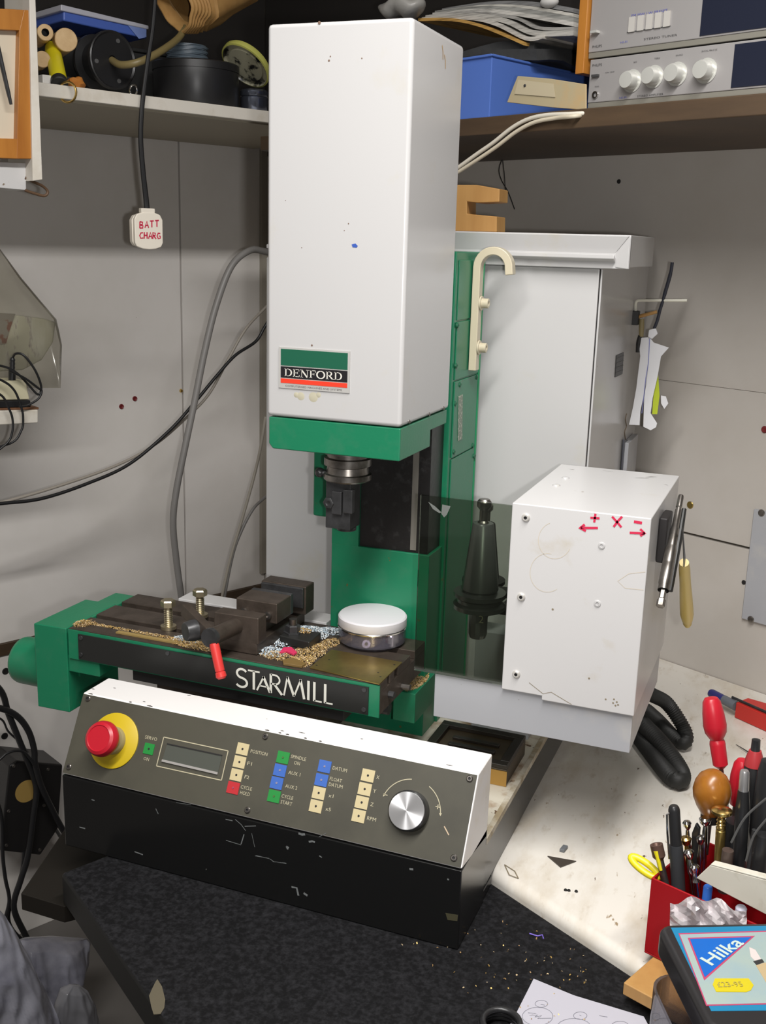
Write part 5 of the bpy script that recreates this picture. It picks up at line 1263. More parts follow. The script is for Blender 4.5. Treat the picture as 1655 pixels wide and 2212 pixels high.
# magazines
def cr2(a, b_): return (800 + a/1.9357, b_/1.9357)
MAGS = [([(200, 82), (340, 82), (450, 104), (550, 142), (640, 182)], (.52, .30, .08), 'magazine with an orange edge, lowest of the fanned stack'),
        ([(215, 80), (400, 74), (520, 98), (650, 160), (722, 152)], (.55, .52, .47), 'pale magazine drooping over the orange-edged one'),
        ([(230, 74), (420, 65), (560, 86), (680, 137), (850, 137)], (.48, .46, .42), 'pale magazine third from the bottom of the fanned stack'),
        ([(245, 68), (430, 55), (600, 73), (700, 116), (850, 119)], (.33, .32, .30), 'greyish magazine fourth from the bottom of the fanned stack'),
        ([(260, 62), (450, 45), (620, 59), (850, 101)], (.56, .54, .50), 'pale magazine in the middle of the fanned stack'),
        ([(270, 56), (460, 36), (640, 45), (850, 83)], (.30, .30, .28), 'dark-edged magazine above the middle of the fanned stack'),
        ([(280, 50), (480, 26), (660, 31), (850, 63)], (.55, .53, .48), 'pale magazine second from the top of the fanned stack'),
        ([(300, 43), (500, 15), (680, 16), (850, 43)], (.20, .20, .20), 'dark magazine on top of the fanned stack')]
for i, (pl, col_, lb) in enumerate(MAGS):
    d_ = .245 - .004*i
    P = cat_rom([rw(cr2(*p), d_) for p in pl], 5); m = mat('magazine_%d' % i, col_, .6, stretch=(1, 1, 30), var=[(tuple(c_*.45 for c_ in col_), 12, .45, .65)])
    mb = MB(); th = .0046 + .0016*(i % 3)
    for a_, b_ in zip(P, P[1:]):
        mb.prism([a_ - Z*th/2, b_ - Z*th/2, b_ + Z*th/2, a_ + Z*th/2], NR*-.19, m)
    bmesh.ops.remove_doubles(mb.bm, verts=mb.bm.verts, dist=1e-6)
    bmesh.ops.delete(mb.bm, geom=[f for f in mb.bm.faces if abs(f.normal.dot((P[-1] - P[0]).normalized())) > .8 and all(len(e.link_faces) > 2 for e in f.edges[:1])], context='FACES_ONLY')
    mb.build('magazine', label=lb, cat='magazine', group='magazines on the right shelf', smooth=30)
gb = mat('grey_polythene', (.34, .33, .31), .35, bump=.4, bscale=50)
mb = MB(); c = rw((868, 14), .27); k = mpp(c); mb.ell(c, UR*56*k, NR*.03, Z*24*k, gb, 26, 16)
for v in mb.bm.verts: v.co += (UR*math.sin(v.co.z*150 + v.co.x*60) + Z*math.sin(v.co.x*130 + 1))*.006
mb.build('grey_bag', label='crumpled grey plastic bag behind the top of the machine head', cat='bag', smooth=70)
mb = MB(); c = rw((1187, 5), .22); mb.ell(c, UR*.016, NR*.012, Z*.008, mat('white_tissue', (.55, .54, .52), .8), 16, 10); mb.build('tissue', label='white crumpled tissue on top of the fanned magazines', cat='tissue')
# cables from the shelf down behind the head
wcm = MAT['white_cable']
cable([(990, 362), (1030, 333), (1066, 308), (1105, 277), (1140, 258), (1180, 249), (1240, 246), (1285, 243), (1345, 236)], [.385]*6 + [.384, .36, .27], .0030, wcm, 'cable', 'white cable running along the plank shelf under the amplifier, upper of two', wall=rw)
cable([(990, 372), (1036, 342), (1074, 316), (1116, 284), (1155, 264), (1200, 255), (1250, 250), (1300, 243)], [.386]*6 + [.384, .30], .0028, mat('cream_cable', (.55, .49, .38), .5), 'cable', 'cream cable running along the plank shelf under the amplifier, lower of two', wall=rw)
cable([(1084, 345), (1078, 368), (1084, 390), (1098, 415), (1112, 452)], .03, .0009, cable_b, 'wire', 'thin dark wire dangling below the plank shelf over the cabinet', wall=rw, n=6)
cable([(1086, 345), (1090, 380), (1092, 410), (1096, 435)], .045, .0008, cable_b, 'wire', 'second thin wire dangling straight below the plank shelf', wall=rw, n=6)
# wooden spool piece on the cabinet
def c4(a, b_): return (950 + a/2.3475, 380 + b_/2.3475)
yq = .56
outl = [c4(*p) for p in ((40, 45), (186, 45), (304, 66), (302, 132), (190, 136), (138, 130), (138, 192), (290, 206), (290, 268), (40, 268))]
P = [ony(u, yq) for u in outl]; zb_min = min(p.z for p in P)
for p in P:
    if abs(p.z - zb_min) < .004: p.z = cz1 + .0006
mb = MB(); mb.prism(P, Y*.045, wood); mb.build('wooden_block', label='notched C-shaped wooden block standing on top of the white cabinet', cat='block', bevel=.0012)

# ---- things hanging at the cabinet's right side
def h6(a, b_): return (1290 + a/4.7048, 540 + b_/4.7048)
yh = .80
def hh(a, b_, off=0.0): return ony(h6(a, b_), yh - off)
HG = thing('wire_hanger', 'white wire hanger rod with a magnet on the right side of the cabinet', 'hanger', hh(400, 740))
rodm = mat('white_wire', (.70, .68, .58), .4)
mb = MB(); mb.tube(cat_rom([hh(395, 700), hh(392, 560), hh(405, 520), hh(440, 512), hh(560, 512), hh(760, 513), hh(915, 512)], 6), .0022, rodm, 10); mb.build('rod', HG)
mb = MB(); a_ = hh(395, 690); mb.obox(V(((kx1 + a_.x)/2 + .002, a_.y, a_.z)), X*abs((a_.x - kx1)/2 + .003), Y*.008, Z*.011, black); mb.build('magnet', HG, bevel=.001)
mb = MB(); mb.tube([hh(285, 745), hh(360, 705), hh(455, 668), hh(610, 628)], [.0022, .0026, .0030, .0026], wood, 10); mb.build('bamboo_stick', label='short bamboo stick held crosswise in the wire hanger', cat='stick')
mb = MB(); mb.tube(cat_rom([hh(765, 125), hh(752, 215), hh(728, 310), hh(690, 440), hh(668, 520), hh(640, 610), hh(612, 720), hh(580, 800)], 6), [.0026]*8 + [.0030]*12 + [.0026]*23, mat('navy_grip', (.020, .022, .034), .4), 10)
mb.build('tweezers', label='dark curved tweezer-like tool hanging behind the white wire rod', cat='tool')
mb = MB(); mb.tube([hh(455, 700), hh(452, 790), hh(448, 880)], [.0040, .0042, .0036], mat('tan_handle', (.26, .21, .10), .5), 10); mb.build('file_handle', label='tan tool handle hanging above the white paper tags', cat='tool')
mb = MB(); mb.tube(cat_rom([hh(440, 870), hh(420, 940), hh(415, 1040)], 5), .0035, black, 8); mb.build('black_clip', label='black clip behind the upper edge of the paper tags', cat='clip')
pap2 = mat('tag_paper', (.66, .66, .68), .8)
def tagp(name, px, m, label, off, curl=.004, line=None):
    mb = MB(); P = [hh(*p, off=off) for p in px]; mb.prism(P, Y*-.0006, m)
    o = mb.build(name, label=label, cat='tag', group='paper tags on the cabinet side'); return o
tagp('paper_tag', ((450, 892), (536, 885), (524, 1150), (500, 1330), (470, 1500), (440, 1640), (432, 1780), (325, 1775), (365, 1600), (400, 1400), (424, 1200), (440, 1080), (432, 1010)), pap2, 'long white paper tag with straight bottom, left of the hanging pair', .001)
tr = tagp('paper_tag', ((536, 885), (575, 940), (730, 992), (650, 1082), (630, 1200), (612, 1300), (566, 1500), (545, 1660), (610, 1760), (600, 1800), (545, 1832), (470, 1795), (480, 1500), (505, 1320), (525, 1150)), pap2, 'white paper tag with a torn corner and curled foot, right of the hanging pair', .003)
mb = MB(); mb.ribbon([hh(*p, off=.0038) for p in ((535, 900), (522, 1150), (496, 1300), (474, 1500), (455, 1660))], .0011, -Y, mat('blue_pen', (.16, .17, .40), .7)); mb.build('pen_line', tr, smooth=0)
tagp('paper_tag', ((622, 1270), (636, 1480), (612, 1668), (560, 1668), (576, 1450)), mat('lime_paper', (.42, .50, .02), .7), 'lime green paper tag showing behind the white ones', -.003)
tagp('paper_tag', ((650, 1478), (700, 1488), (724, 1560), (684, 1614), (652, 1560)), pap2, 'tiny white paper scrap hanging lowest at the right of the tags', -.005)
mb = MB(); P = [hh(*p, off=.002) for p in ((530, 810), (600, 795), (620, 850), (560, 905), (520, 880))]; mb.prism(P, Y*-.004, pap2); mb.build('paper_curl', label='small curl of white paper at the top of the tags', cat='paper', bevel=.001)
P = [onx(h6(*p), kx1 + .002) for p in ((262, 1925), (352, 1932), (340, 2260), (238, 2260))]
mb = MB(); mb.prism(P, X*.0022, mat('slate_file', (.085, .09, .11), .4, .4)); FB = mb.build('flat_file', label='slate grey flat file hanging on a string on the cabinet side', cat='file', bevel=.0006)
mb = MB(); mb.tube(cat_rom([onx(h6(*p), kx1 + .003) for p in ((300, 1665), (288, 1720), (298, 1790), (280, 1850), (290, 1935))], 5), .0009, mat('brown_string', (.12, .09, .06), .8), 6); mb.build('string', FB)
tx0 = onx(h6(310, 1900), kx1).y; tx1 = onx(h6(455, 1900), kx1).y
mb = MB(); mb.box((kx1 + .0004, .80, .002), (kx1 + .010, .90, onx(h6(440, 1790), kx1).z), white_d); mb.build('trunking_strip', label='short pale trunking strip at the lower back of the cabinet side', cat='trunking', bevel=.001)

# ---- tools on the right side of the tool changer housing
xs = BX1
def on2(a, b_, x): return onx((880 + a/2.5076, 980 + b_/2.5076), x)
mb = MB(); c = on2(1385, 465, xs + .004); mb.box((xs + .0003, c.y - .022, c.z - .022), (xs + .010, c.y + .022, c.z + .030), mat('magnet_grey', (.022, .020, .020), .5, spec=.25)); mb.build('tool_magnet', label='dark square magnet on the right side of the tool changer housing', cat='magnet', bevel=.002)
pa, pb = on2(1483, 228, xs + .017), on2(1370, 830, xs + .017); ax = (pb - pa).normalized(); L = (pb - pa).length
PV = thing('pin_vise', 'slim chrome pin vise held upright on the magnet of the housing side', 'tool', pb)
mb = MB(); mb.lathe(pa, ax, [(0, 0), (.0030, .0), (.0034, .002), (.0034, L*.11), (.0026, L*.115), (.0026, L*.13), (.0036, L*.135), (.0040, L*.30), (.0052, L*.32), (.0052, L*.47)], steel, 18); mb.build('shaft', PV)
mb = MB(); mb.lathe(pa, ax, [(.0056, L*.47), (.0056, L*.48), (.0062, L*.50), (.0066, L*.62), (.0064, L*.63), (.0068, L*.64), (.0068, L*.80), (.0060, L*.82), (.0062, L*.84), (.0062, L*.86)], steel, 18); mb.build('knurled_body', PV)
mb = MB(); mb.lathe(pa, ax, [(.0036, L*.86), (.0034, L*.93), (.0046, L*.94), (.0046, L*.995), (0, L)], steel, 6); mb.build('square_end', PV, smooth=20)
pa, pb = on2(1500, 300, xs + .012), on2(1425, 745, xs + .012)
mb = MB(); mb.tube([pa, pa.lerp(pb, .4), pb], [.0030, .0040, .0030], blackm, 10); mb.build('dark_scriber', label='dark steel scriber behind the chrome pin vise', cat='tool')
pa, pm, pb = on2(1488, 395, xs + .026), on2(1500, 590, xs + .026), on2(1518, 930, xs + .026)
KN_ = thing('knife', 'small knife with a cream handle hanging by the chrome pin vise', 'knife', pb)
mb = MB(); d_ = (pm - pa); sd = d_.cross(X).normalized(); mb.prism([pa, pm + sd*.0055, pm - sd*.0045], X*.0012, steel_dark); mb.build('blade', KN_)
ax = pb - pm; L = ax.length
mb = MB(); mb.lathe(pm, ax, [(0, 0), (.0055, 0), (.0066, L*.08), (.0068, L*.3), (.0082, L*.62), (.0086, L*.80), (.0070, L*.90), (.0052, L*.93), (.0058, L*.96), (.0040, L), (0, L)], mat('cream_handle', (.62, .47, .14), .35), 20); mb.build('handle', KN_)

# ================================================================== ON THE WHITE WORKTOP
mb = MB(); q = [onz(u, .0012) for u in ((1183, 1849), (1245, 1860), (1211, 1873))]; mb.prism([V((p.x, p.y, .0003)) for p in q], Z*.0012, mat('dark_shard', (.05, .04, .032), .35)); mb.build('triangular_shard', label='small dark triangular shard on the white worktop', cat='shard')
mb = MB(); q = onz((1218, 1832), .003); mb.obox(V((q.x, q.y, .0023)), V((.001, .006, 0)), V((.003, 0, 0)), Z*.002, mat('grey_scrap', (.14, .15, .16), .5)); mb.build('metal_scrap', label='tiny grey metal scrap above the triangular shard', cat='scrap', bevel=.0006)
mb = MB()
for u in ((1222, 1923), (1229, 1924), (1245, 1926)): mb.lathe(onz(u, .0002), Z, [(.0022, 0), (.0016, .0014), (0, .0016)], blackm, 8)
mb.build('black_specks', label='row of three black specks near the front edge of the white worktop', cat='specks', kind='stuff')
mb = MB(); q = [onz(u, .0006) for u in ((1090, 1868), (1112, 1882), (1120, 1898), (1100, 1890))]
for a_, b_ in zip(q, q[1:] + q[:1]): mb.ribbon([a_, b_], .0012, Z, mat('splinter', (.20, .16, .10), .8) if 'splinter' not in MAT else MAT['splinter'])
mb.build('loose_fibres', label='bent brown fibres at the left corner of the white worktop', cat='fibres', kind='stuff', smooth=0, fix=False)
# red block with blue tool and nail, at the back
q = [onz(u, .026) for u in ((1590, 1517), (1616, 1507), (1760, 1548), (1760, 1592))]
RB = thing('red_case', 'flat red plastic case at the right edge near the wall', 'case', V((q[0].x, q[0].y, .0004)))
mb = MB(); mb.prism([V((p.x, p.y, .0004)) for p in q], Z*.0256, mat('red_case', (.50, .025, .018), .4)); mb.build('body', RB, bevel=.0015)
pa, pb = onz((1534, 1496), .018), onz((1592, 1526), .018); ax = (pb - pa); L = ax.length
BS = thing('craft_knife', 'blue and grey handled tool poking out of the red case', 'tool', pa)
mb = MB(); mb.lathe(pa, ax, [(0, 0), (.0062, .001), (.0072, .004), (.0072, L*.52), (0, L*.52)], mat('navy_plastic', (.028, .03, .16), .4), 16); mb.build('handle', BS)
mb = MB(); mb.lathe(pa, ax, [(0, L*.52), (.0075, L*.52), (.0080, L*.98), (0, L*.98)], mat('grey_plastic', (.13, .14, .16), .45), 16); mb.build('sleeve', BS)
mb = MB(); mb.tube([onz((1582, 1506), .0285), onz((1700, 1558), .0285)], .0022, steel_dark, 8); mb.build('long_nail', label='long dark nail lying on the red case', cat='nail')
mb = MB(); mb.tube([onz((1590, 1608), .002), onz((1616, 1624), .004), onz((1650, 1640), .003)], [.0004, .0010, .0012], steel_dark, 6); mb.build('scriber_needle', label='thin dark needle lying on the worktop behind the red tub', cat='needle')

# ---- red tub with tools
wb0 = onz((1352, 2128), .0)
o_t = onz((1386, 2097), .022); o_t = onz((1387, 2094), .014)
tz1 = .100
tA = onz((1407, 1896), tz1); tB = onz((1555, 1962), tz1)
t1_ = (tB - tA); t1_.z = 0; t1_.normalize(); t2_ = Z.cross(t1_).normalized()
tb0 = V((tA.x, tA.y, .0145))
TW, TD = .165, .105
RT = thing('red_tub', 'open square red plastic tub crammed with pens and hand tools', 'tub', tb0)
def tp_(a, b_, z): return V((tA.x, tA.y, 0)) + t1_*a + t2_*b_ + Z*z
mb = MB(); ins = .006; w_ = .0022
bot = [tp_(ins*0, 0, .0145), tp_(TW, 0, .0145), tp_(TW, TD, .0145), tp_(0, TD, .0145)]
mb.prism(bot, Z*.002, red2)
for a0, b0_, a1, b1_ in ((0, 0, TW, w_), (0, TD - w_, TW, TD), (0, w_, w_, TD - w_), (TW - w_, w_, TW, TD - w_)):
    mb.prism([tp_(a0, b0_, .0165), tp_(a1, b0_, .0165), tp_(a1, b1_, .0165), tp_(a0, b1_, .0165)], Z*(tz1 - .0165), red2)
mb.build('body', RT, bevel=.0008)
def tq(u, b_): return onplane(u, V((tA.x, tA.y, 0)) + t2_*b_, t2_)
def stick(name, label, cat, top, b_, prof, m, lean=(0, 0), mats=None, n=18, foot=None, parts=None, group='tools in the red tub'):
    """a tool standing in the tub: profile measured down from its top (metres)"""
    p = tq(top, b_); L = prof[-1][1]
    ft = tq(foot, b_) if foot else p - Z*L + t1_*lean[0] + t2_*lean[1]
    ax = (ft - p).normalized()
    if parts is None:
        mb = MB(); mb.lathe(p, ax, prof, m, n, mats=mats); o = mb.build(name, label=label, cat=cat, group=group); return o
    t = thing(name, label, cat, ft, group)
    for nm, pf, mm, nn in parts:
        mb = MB(); mb.lathe(p, ax, pf, mm, nn); mb.build(nm, t, smooth=20 if nn < 9 else 35)
    return t
KM = mpp(tq((1540, 1750), .05))
# tall red-handled screwdriver at the back
k = mpp(tq((1550, 1580), .085)); 
stick('screwdriver', 'screwdriver with a waisted bright red handle, tallest tool in the tub', 'screwdriver', (1536, 1506), .085, [(0, .17)], None, foot=(1572, 1760), parts=[
    ('handle', [(0, 0), (14*k, 2*k), (19*k, 10*k), (23*k, 36*k), (25*k, 62*k), (23*k, 78*k), (14*k, 94*k), (16*k, 98*k), (17*k, 104*k), (16*k, 150*k), (8*k, 158*k), (0, 158*k)], red, 28),
    ('shaft', [(0, 156*k), (5*k, 156*k), (5*k, 250*k), (0, 250*k)], steel, 12)])
k = mpp(tq((1542, 1710), .055))
stick('awl', 'awl with a round orange-brown wooden handle in the middle of the tub', 'awl', (1542, 1664), .055, [(0, .12)], None, lean=(.004, 0), parts=[
    ('handle', [(0, 0), (16*k, 3*k), (29*k, 13*k), (37*k, 28*k), (41*k, 46*k), (39*k, 64*k), (32*k, 82*k), (25*k, 94*k), (22*k, 100*k), (0, 100*k)], mat('amber_wood', (.30, .115, .014), .3, var=[((.20, .065, .008), 40, .35, .7)]), 36),
    ('ferrule', [(0, 98*k), (21*k, 98*k), (20*k, 120*k), (12*k, 124*k), (0, 124*k)], black, 20), ('spike', [(0, 124*k), (5*k, 124*k), (2*k, 200*k), (0, 200*k)], steel, 10)])
k = mpp(tq((1600, 1690), .09))
stick('screwdriver', 'red-handled screwdriver half hidden behind the round wooden handle', 'screwdriver', (1606, 1640), .095, [(0, .14)], None, foot=(1578, 1800), parts=[
    ('handle', [(0, 0), (12*k, 2*k), (18*k, 12*k), (21*k, 40*k), (20*k, 80*k), (12*k, 110*k), (0, 112*k)], red, 24), ('shaft', [(0, 110*k), (5*k, 110*k), (5*k, 190*k), (0, 190*k)], steel, 10)])
k = mpp(tq((1630, 1640), .07))
stick('pliers', 'black-handled pliers with a red collar at the right of the tub', 'pliers', (1634, 1596), .075, [(0, .2)], None, foot=(1612, 1860), parts=[
    ('handle', [(0, 0), (9*k, 2*k), (10*k, 30*k), (18*k, 44*k), (24*k, 100*k), (26*k, 190*k), (18*k, 262*k), (0, 262*k)], blk2, 20), ('collar', [(0, 26*k), (13*k, 27*k), (19*k, 46*k), (21*k, 62*k), (19*k, 62*k), (0, 62*k)], mat('red_collar', (.36, .03, .035), .4), 20)])
k = mpp(tq((1608, 1690), .05))
stick('pen', 'black pen with a silver capped end, right of the round wooden handle', 'pen', (1609, 1664), .045, [(0, .2)], None, foot=(1596, 1900), parts=[
    ('cap', [(0, 0), (8*k, 0), (10*k, 4*k), (11*k, 40*k), (11*k, 46*k), (0, 46*k)], mat('satin_silver', (.55, .54, .54), .3, .8), 18), ('barrel', [(0, 46*k), (12*k, 46*k), (16*k, 90*k), (15*k, 225*k), (0, 225*k)], blk2, 18)])
k = mpp(tq((1650, 1760), .04))
stick('knife', 'thick black tool handle at the right edge of the tub', 'knife', (1662, 1640), .05, [(0, .2)], blk2, foot=(1640, 1900), parts=[('handle', [(0, 0), (16*k, 3*k), (22*k, 30*k), (26*k, 110*k), (24*k, 250*k), (0, 250*k)], blk2, 20)])
stick('rasp', 'broad black tool standing behind the brass punch', 'tool', (1592, 1770), .06, [(0, .12)], blk2, foot=(1585, 1900), parts=[('body', [(0, 0), (24*k, 4*k), (32*k, 40*k), (32*k, 130*k), (0, 130*k)], blk2, 16)])
k = mpp(tq((1560, 1760), .03))
stick('brass_punch', 'brass punch with a mushroom head and turned neck', 'punch', (1560, 1744), .028, [(0, .12)], None, foot=(1551, 1900), parts=[
    ('head', [(0, 0), (14*k, 1*k), (22*k, 6*k), (22*k, 12*k), (10*k, 22*k), (0, 24*k)], brass_b, 28),
    ('turned_neck', [(0, 20*k), (8*k, 22*k), (8*k, 27*k), (10.5*k, 30*k), (8*k, 33*k), (8*k, 36*k), (10.5*k, 39*k), (8*k, 42*k), (10.5*k, 46*k), (10.5*k, 50*k), (9*k, 52*k)], brass_b, 24), ('bar', [(9*k, 52*k), (10.5*k, 54*k), (10.5*k, 175*k), (0, 175*k)], brass, 24)])
k = mpp(tq((1460, 1800), .02))
MP = stick('marker_pen', 'black marker pen with a steel clip at the left of the tub', 'pen', (1456, 1740), .022, [(0, .14)], None, foot=(1468, 1960), parts=[
    ('cap', [(0, 0), (8*k, 0), (11*k, 4*k), (12.5*k, 10*k), (13*k, 88*k), (0, 88*k)], blk2, 22), ('barrel', [(0, 88*k), (14*k, 89*k), (15*k, 110*k), (15*k, 215*k), (0, 215*k)], mat('marker_grey', (.028, .03, .033), .5), 22)])
mb = MB(); mb.tube([tq((1446, 1757), .016), tq((1441, 1759), .014), tq((1442, 1800), .014), tq((1446, 1855), .014)], .0011, chrome, 8); mb.build('clip', MP)
k = mpp(tq((1420, 1850), .012))
stick('nut_driver', 'nut driver with a rusty socket and yellow paint at the left corner of the tub', 'nut driver', (1418, 1824), .012, [(0, .1)], None, foot=(1449, 1960), parts=[
    ('socket', [(6*k, 6*k), (9*k, 0), (14*k, 0), (14*k, 26*k), (8*k, 34*k), (8*k, 36*k), (0, 36*k)], mat('rusty_socket', (.14, .08, .06), .45, .5), 18), ('shaft', [(0, 34*k), (8*k, 34*k), (8.5*k, 140*k), (0, 140*k)], steel, 14)])
mb = MB(); pa, pb = tq((1417, 1838), .007), tq((1428, 1880), .007); mb.tube([pa, pa.lerp(pb, .4), pb], [.0026, .0020, .0016], yellow2, 8); mb.build('yellow_tag', label='lemon yellow paint tab on the nut driver in the tub', cat='tag')
# yellow loop handle over the left corner
mb = MB(); c = tq((1393, 1873), .014); k = mpp(c); ax_ = (tq((1422, 1893), .014) - tq((1363, 1850), .014)); Lh = ax_.length/2; ax_.normalize(); sd = (t2_*.9 + Z*.5).normalized()
mb.tube([c + ax_*Lh*math.cos(i*.2618) + sd*.0048*math.sin(i*.2618) for i in range(24)], .0036, yellow2, 12, closed=True); mb.build('yellow_loop', label='lemon yellow loop handle sticking out over the left corner of the tub', cat='handle', group='tools in the red tub')
# smaller chrome tools
def thin(name, label, top, foot, b_, r, m, bulb=None):
    p, f = tq(top, b_), tq(foot, b_); mb = MB(); ax = f - p; L = ax.length; br = bulb or r
    mb.lathe(p, ax, [(0, 0), (br*.7, .0008), (br, .003), (br*.8, .007), (r*.7, .010), (r, .016), (r*1.2, L*.45), (r*.9, L*.5), (r*.9, L), (0, L)], m, 14); return mb.build(name, label=label, cat='tool', group='tools in the red tub')
thin('needle_file', 'slim chrome tool with a bead end, just right of the marker pen', (1484, 1772), (1494, 1930), .045, .0024, chrome, .0046)
thin('needle_file', 'chrome tool with a brass ferrule right of the marker pen', (1480, 1806), (1500, 1935), .034, .0030, brass_b, .0062)
thin('spoon_probe', 'bright chrome probe lying low between marker pen and brass punch', (1487, 1834), (1505, 1945), .020, .0036, chrome, .0052)
thin('spoon_probe', 'bright chrome probe nearest the front of the tub', (1500, 1866), (1508, 1950), .014, .0034, chrome, .0048)
thin('steel_pin', 'chrome pin with a round end below the round wooden handle', (1524, 1764), (1520, 1900), .040, .0026, chrome, .0062)
thin('steel_pin', 'short chrome pin end beside the black blade', (1514, 1804), (1512, 1920), .036, .0024, chrome, .0046)
mb = MB(); P = [tq(u, .042) for u in ((1503, 1778), (1511, 1790), (1506, 1850), (1504, 1910), (1488, 1910), (1492, 1850), (1494, 1800))]; mb.prism(P, t2_*.004, blk2); mb.build('pointed_scraper', label='narrow black pointed blade left of the chrome pins', cat='blade', group='tools in the red tub', bevel=.001)
k = mpp(tq((1570, 1860), .022))
stick('dark_rod', 'short dark rod with a flat rusty end in front of the brass punch', 'rod', (1573, 1836), .016, [(0, 0), (12*k, 0), (12.5*k, 3*k), (12*k, 100*k), (0, 100*k)], mat('rust_rod', (.085, .06, .05), .45, .3))
stick('blue_pen', 'bright blue pen cap low in the front of the tub', 'pen', (1530, 1914), .010, [(0, 0), (8*k, 0), (10*k, 3*k), (10*k, 80*k), (0, 80*k)], mat('bright_blue', (.03, .14, .55), .35))
stick('plastic_plug', 'white plastic cap at the front right of the tub', 'cap', (1602, 1958), .006, [(0, 0), (9*k, 0), (12*k, 4*k), (12*k, 60*k), (0, 60*k)], mat('lilac_white', (.62, .62, .72), .4))
stick('chisel', 'dark tool handle with a white fleck at the far right of the tub', 'tool', (1650, 1800), .03, [(0, 0), (16*k, 3*k), (19*k, 30*k), (18*k, 150*k), (0, 150*k)], blk2)
stick('grey_wire_tool', 'grey metal tool with crossed wires at the right of the tub', 'tool', (1630, 1790), .038, [(0, 0), (5*k, 2*k), (6*k, 40*k), (7*k, 130*k), (0, 130*k)], steel_dark)
for i, (a_, b_, lb) in enumerate((((1655, 1725), (1580, 1820), 'grey bent wire slanting down at the right of the tub'), ((1660, 1765), (1612, 1860), 'second grey wire slanting below the first at the right of the tub'))):
    mb = MB(); mb.tube(cat_rom([tq(a_, .022), tq(((a_[0]+b_[0])/2 - 8, (a_[1]+b_[1])/2 - 6), .020), tq(b_, .018)], 6), .0012, mat('grey_wire', (.14, .14, .14), .4, .5) if 'grey_wire' not in MAT else MAT['grey_wire'], 6); mb.build('bent_wire', label=lb, cat='wire', group='tools in the red tub')
# white angle bar across the tub
P = [tq(u, -.002) for u in ((1504, 1897), (1534, 1869), (1720, 1919), (1720, 2010))]
mb = MB(); mb.prism(P, t2_*.003, mat('aged_white', (.60, .57, .49), .5, var=[((.38, .33, .24), 16, .5, .7)])); 
P2 = [tq(u, -.002) for u in ((1534, 1869), (1720, 1919), (1720, 1914), (1536, 1866))]; mb.prism(P2, t2_*.009, MAT['aged_white'])
mb.build('white_trim', label='length of aged white plastic angle lying across the front of the red tub', cat='trim', bevel=.0008)
# crumpled clear bag in front of the tub
film = clear('crumpled_film', (.90, .88, .89), .30, .12, haze=((.92, .86, .88), .50))
mb = MB(); gu, gv = 18, 10; G = []
for j in range(gv + 1):
    row = []
    for i in range(gu + 1):
        a_, t_ = i/gu, j/gv
        pxx = 1448 + a_*165; top_ = 1955 - 14*math.sin(a_*3.1 + .3) + 40*max(0, a_ - .6) + 6*math.sin(a_*17); pyy = top_ + t_*(2012 - top_ + 25)
        p = tq((pxx, pyy), -.010 - .010*t_ + .005*math.sin(a_*13 + t_*5) + .004*math.sin(a_*29 - t_*11)); row.append(mb.bm.verts.new(p))
    G.append(row)
for j in range(gv):
    for i in range(gu): mb.face([G[j][i], G[j][i+1], G[j+1][i+1], G[j+1][i]], film)
fb = mb.build('crumpled_bag', label='crumpled clear polythene bag between the red tub and the blue-labelled case', cat='bag', smooth=0, fix=False)
so_ = fb.modifiers.new('solid', 'SOLIDIFY'); so_.thickness = .0004
# wood block under the tub
wz_ = .0140
q = [onz(u, wz_) for u in ((1386, 2090), (1346, 2124))]
e1_ = t1_; 
A_w = onz((1347, 2122), wz_); B_w = A_w + t1_*.155; 
Cw = A_w + (onz((1386, 2090), wz_) - A_w).normalized()*.16
mb = MB(); e_a = (onz((1386, 2088), wz_) - A_w); e_a.z = 0; e_a.normalize(); e_b = V((e_a.y, -e_a.x, 0))
mb.prism([V((p.x, p.y, .0004)) for p in (A_w, A_w + e_a*.21, A_w + e_a*.21 + e_b*.15, A_w + e_b*.15)], Z*(wz_ - .0004), wood)
mb.build('wooden_board', label='varnished wooden board under the red tub on the worktop edge', cat='board', bevel=.0012)
# clear plastic box below the case
cz = .094
pA, pB = onz((1448, 2003.5), .125), onz((1655, 2000), .125)
ex = (pB - pA); ex.z = 0; ex.normalize(); ey = V((ex.y, -ex.x, 0))      # ey towards the viewer
clearb = clear('clear_styrene', (.82, .80, .84), .16, .05, haze=((.5, .48, .52), .08))
o_c = onz((1400, 2112), cz); 
mb = MB(); CBW, CBD = .13, .12
oc_ = V((o_c.x, o_c.y, ST + .0008)) - ey*.004
pl = rrect(CBW, CBD, .022, 6); ctr = oc_ + ex*CBW/2 + ey*CBD/2
outer = [ctr + ex*x - ey*y for x, y in pl]; inner = [ctr + ex*x*.965 - ey*y*.965 for x, y in pl]
n = len(outer)
lo = [mb.bm.verts.new(p) for p in outer]; hi = [mb.bm.verts.new(V((p.x, p.y, cz))) for p in outer]; hi2 = [mb.bm.verts.new(V((p.x, p.y, cz))) for p in inner]; lo2 = [mb.bm.verts.new(V((p.x, p.y, ST + .003))) for p in inner]
for i in range(n):
    j = (i+1) % n; mb.face([lo[i], lo[j], hi[j], hi[i]], clearb); mb.face([hi[i], hi[j], hi2[j], hi2[i]], clearb); mb.face([hi2[i], hi2[j], lo2[j], lo2[i]], clearb)
mb.face(lo, clearb); mb.face(lo2, clearb)
mb.build('clear_box', label='clear rounded plastic box under the blue-labelled black case', cat='box', smooth=40)
mb = MB(); pbx = ctr - ex*.045; mb.tube([V((pbx.x, pbx.y + .02, .010)), V((pbx.x + .02, pbx.y - .04, .012))], .004, brass, 10); mb.build('brass_pin', label='brass pin lying inside the clear plastic box', cat='pin')
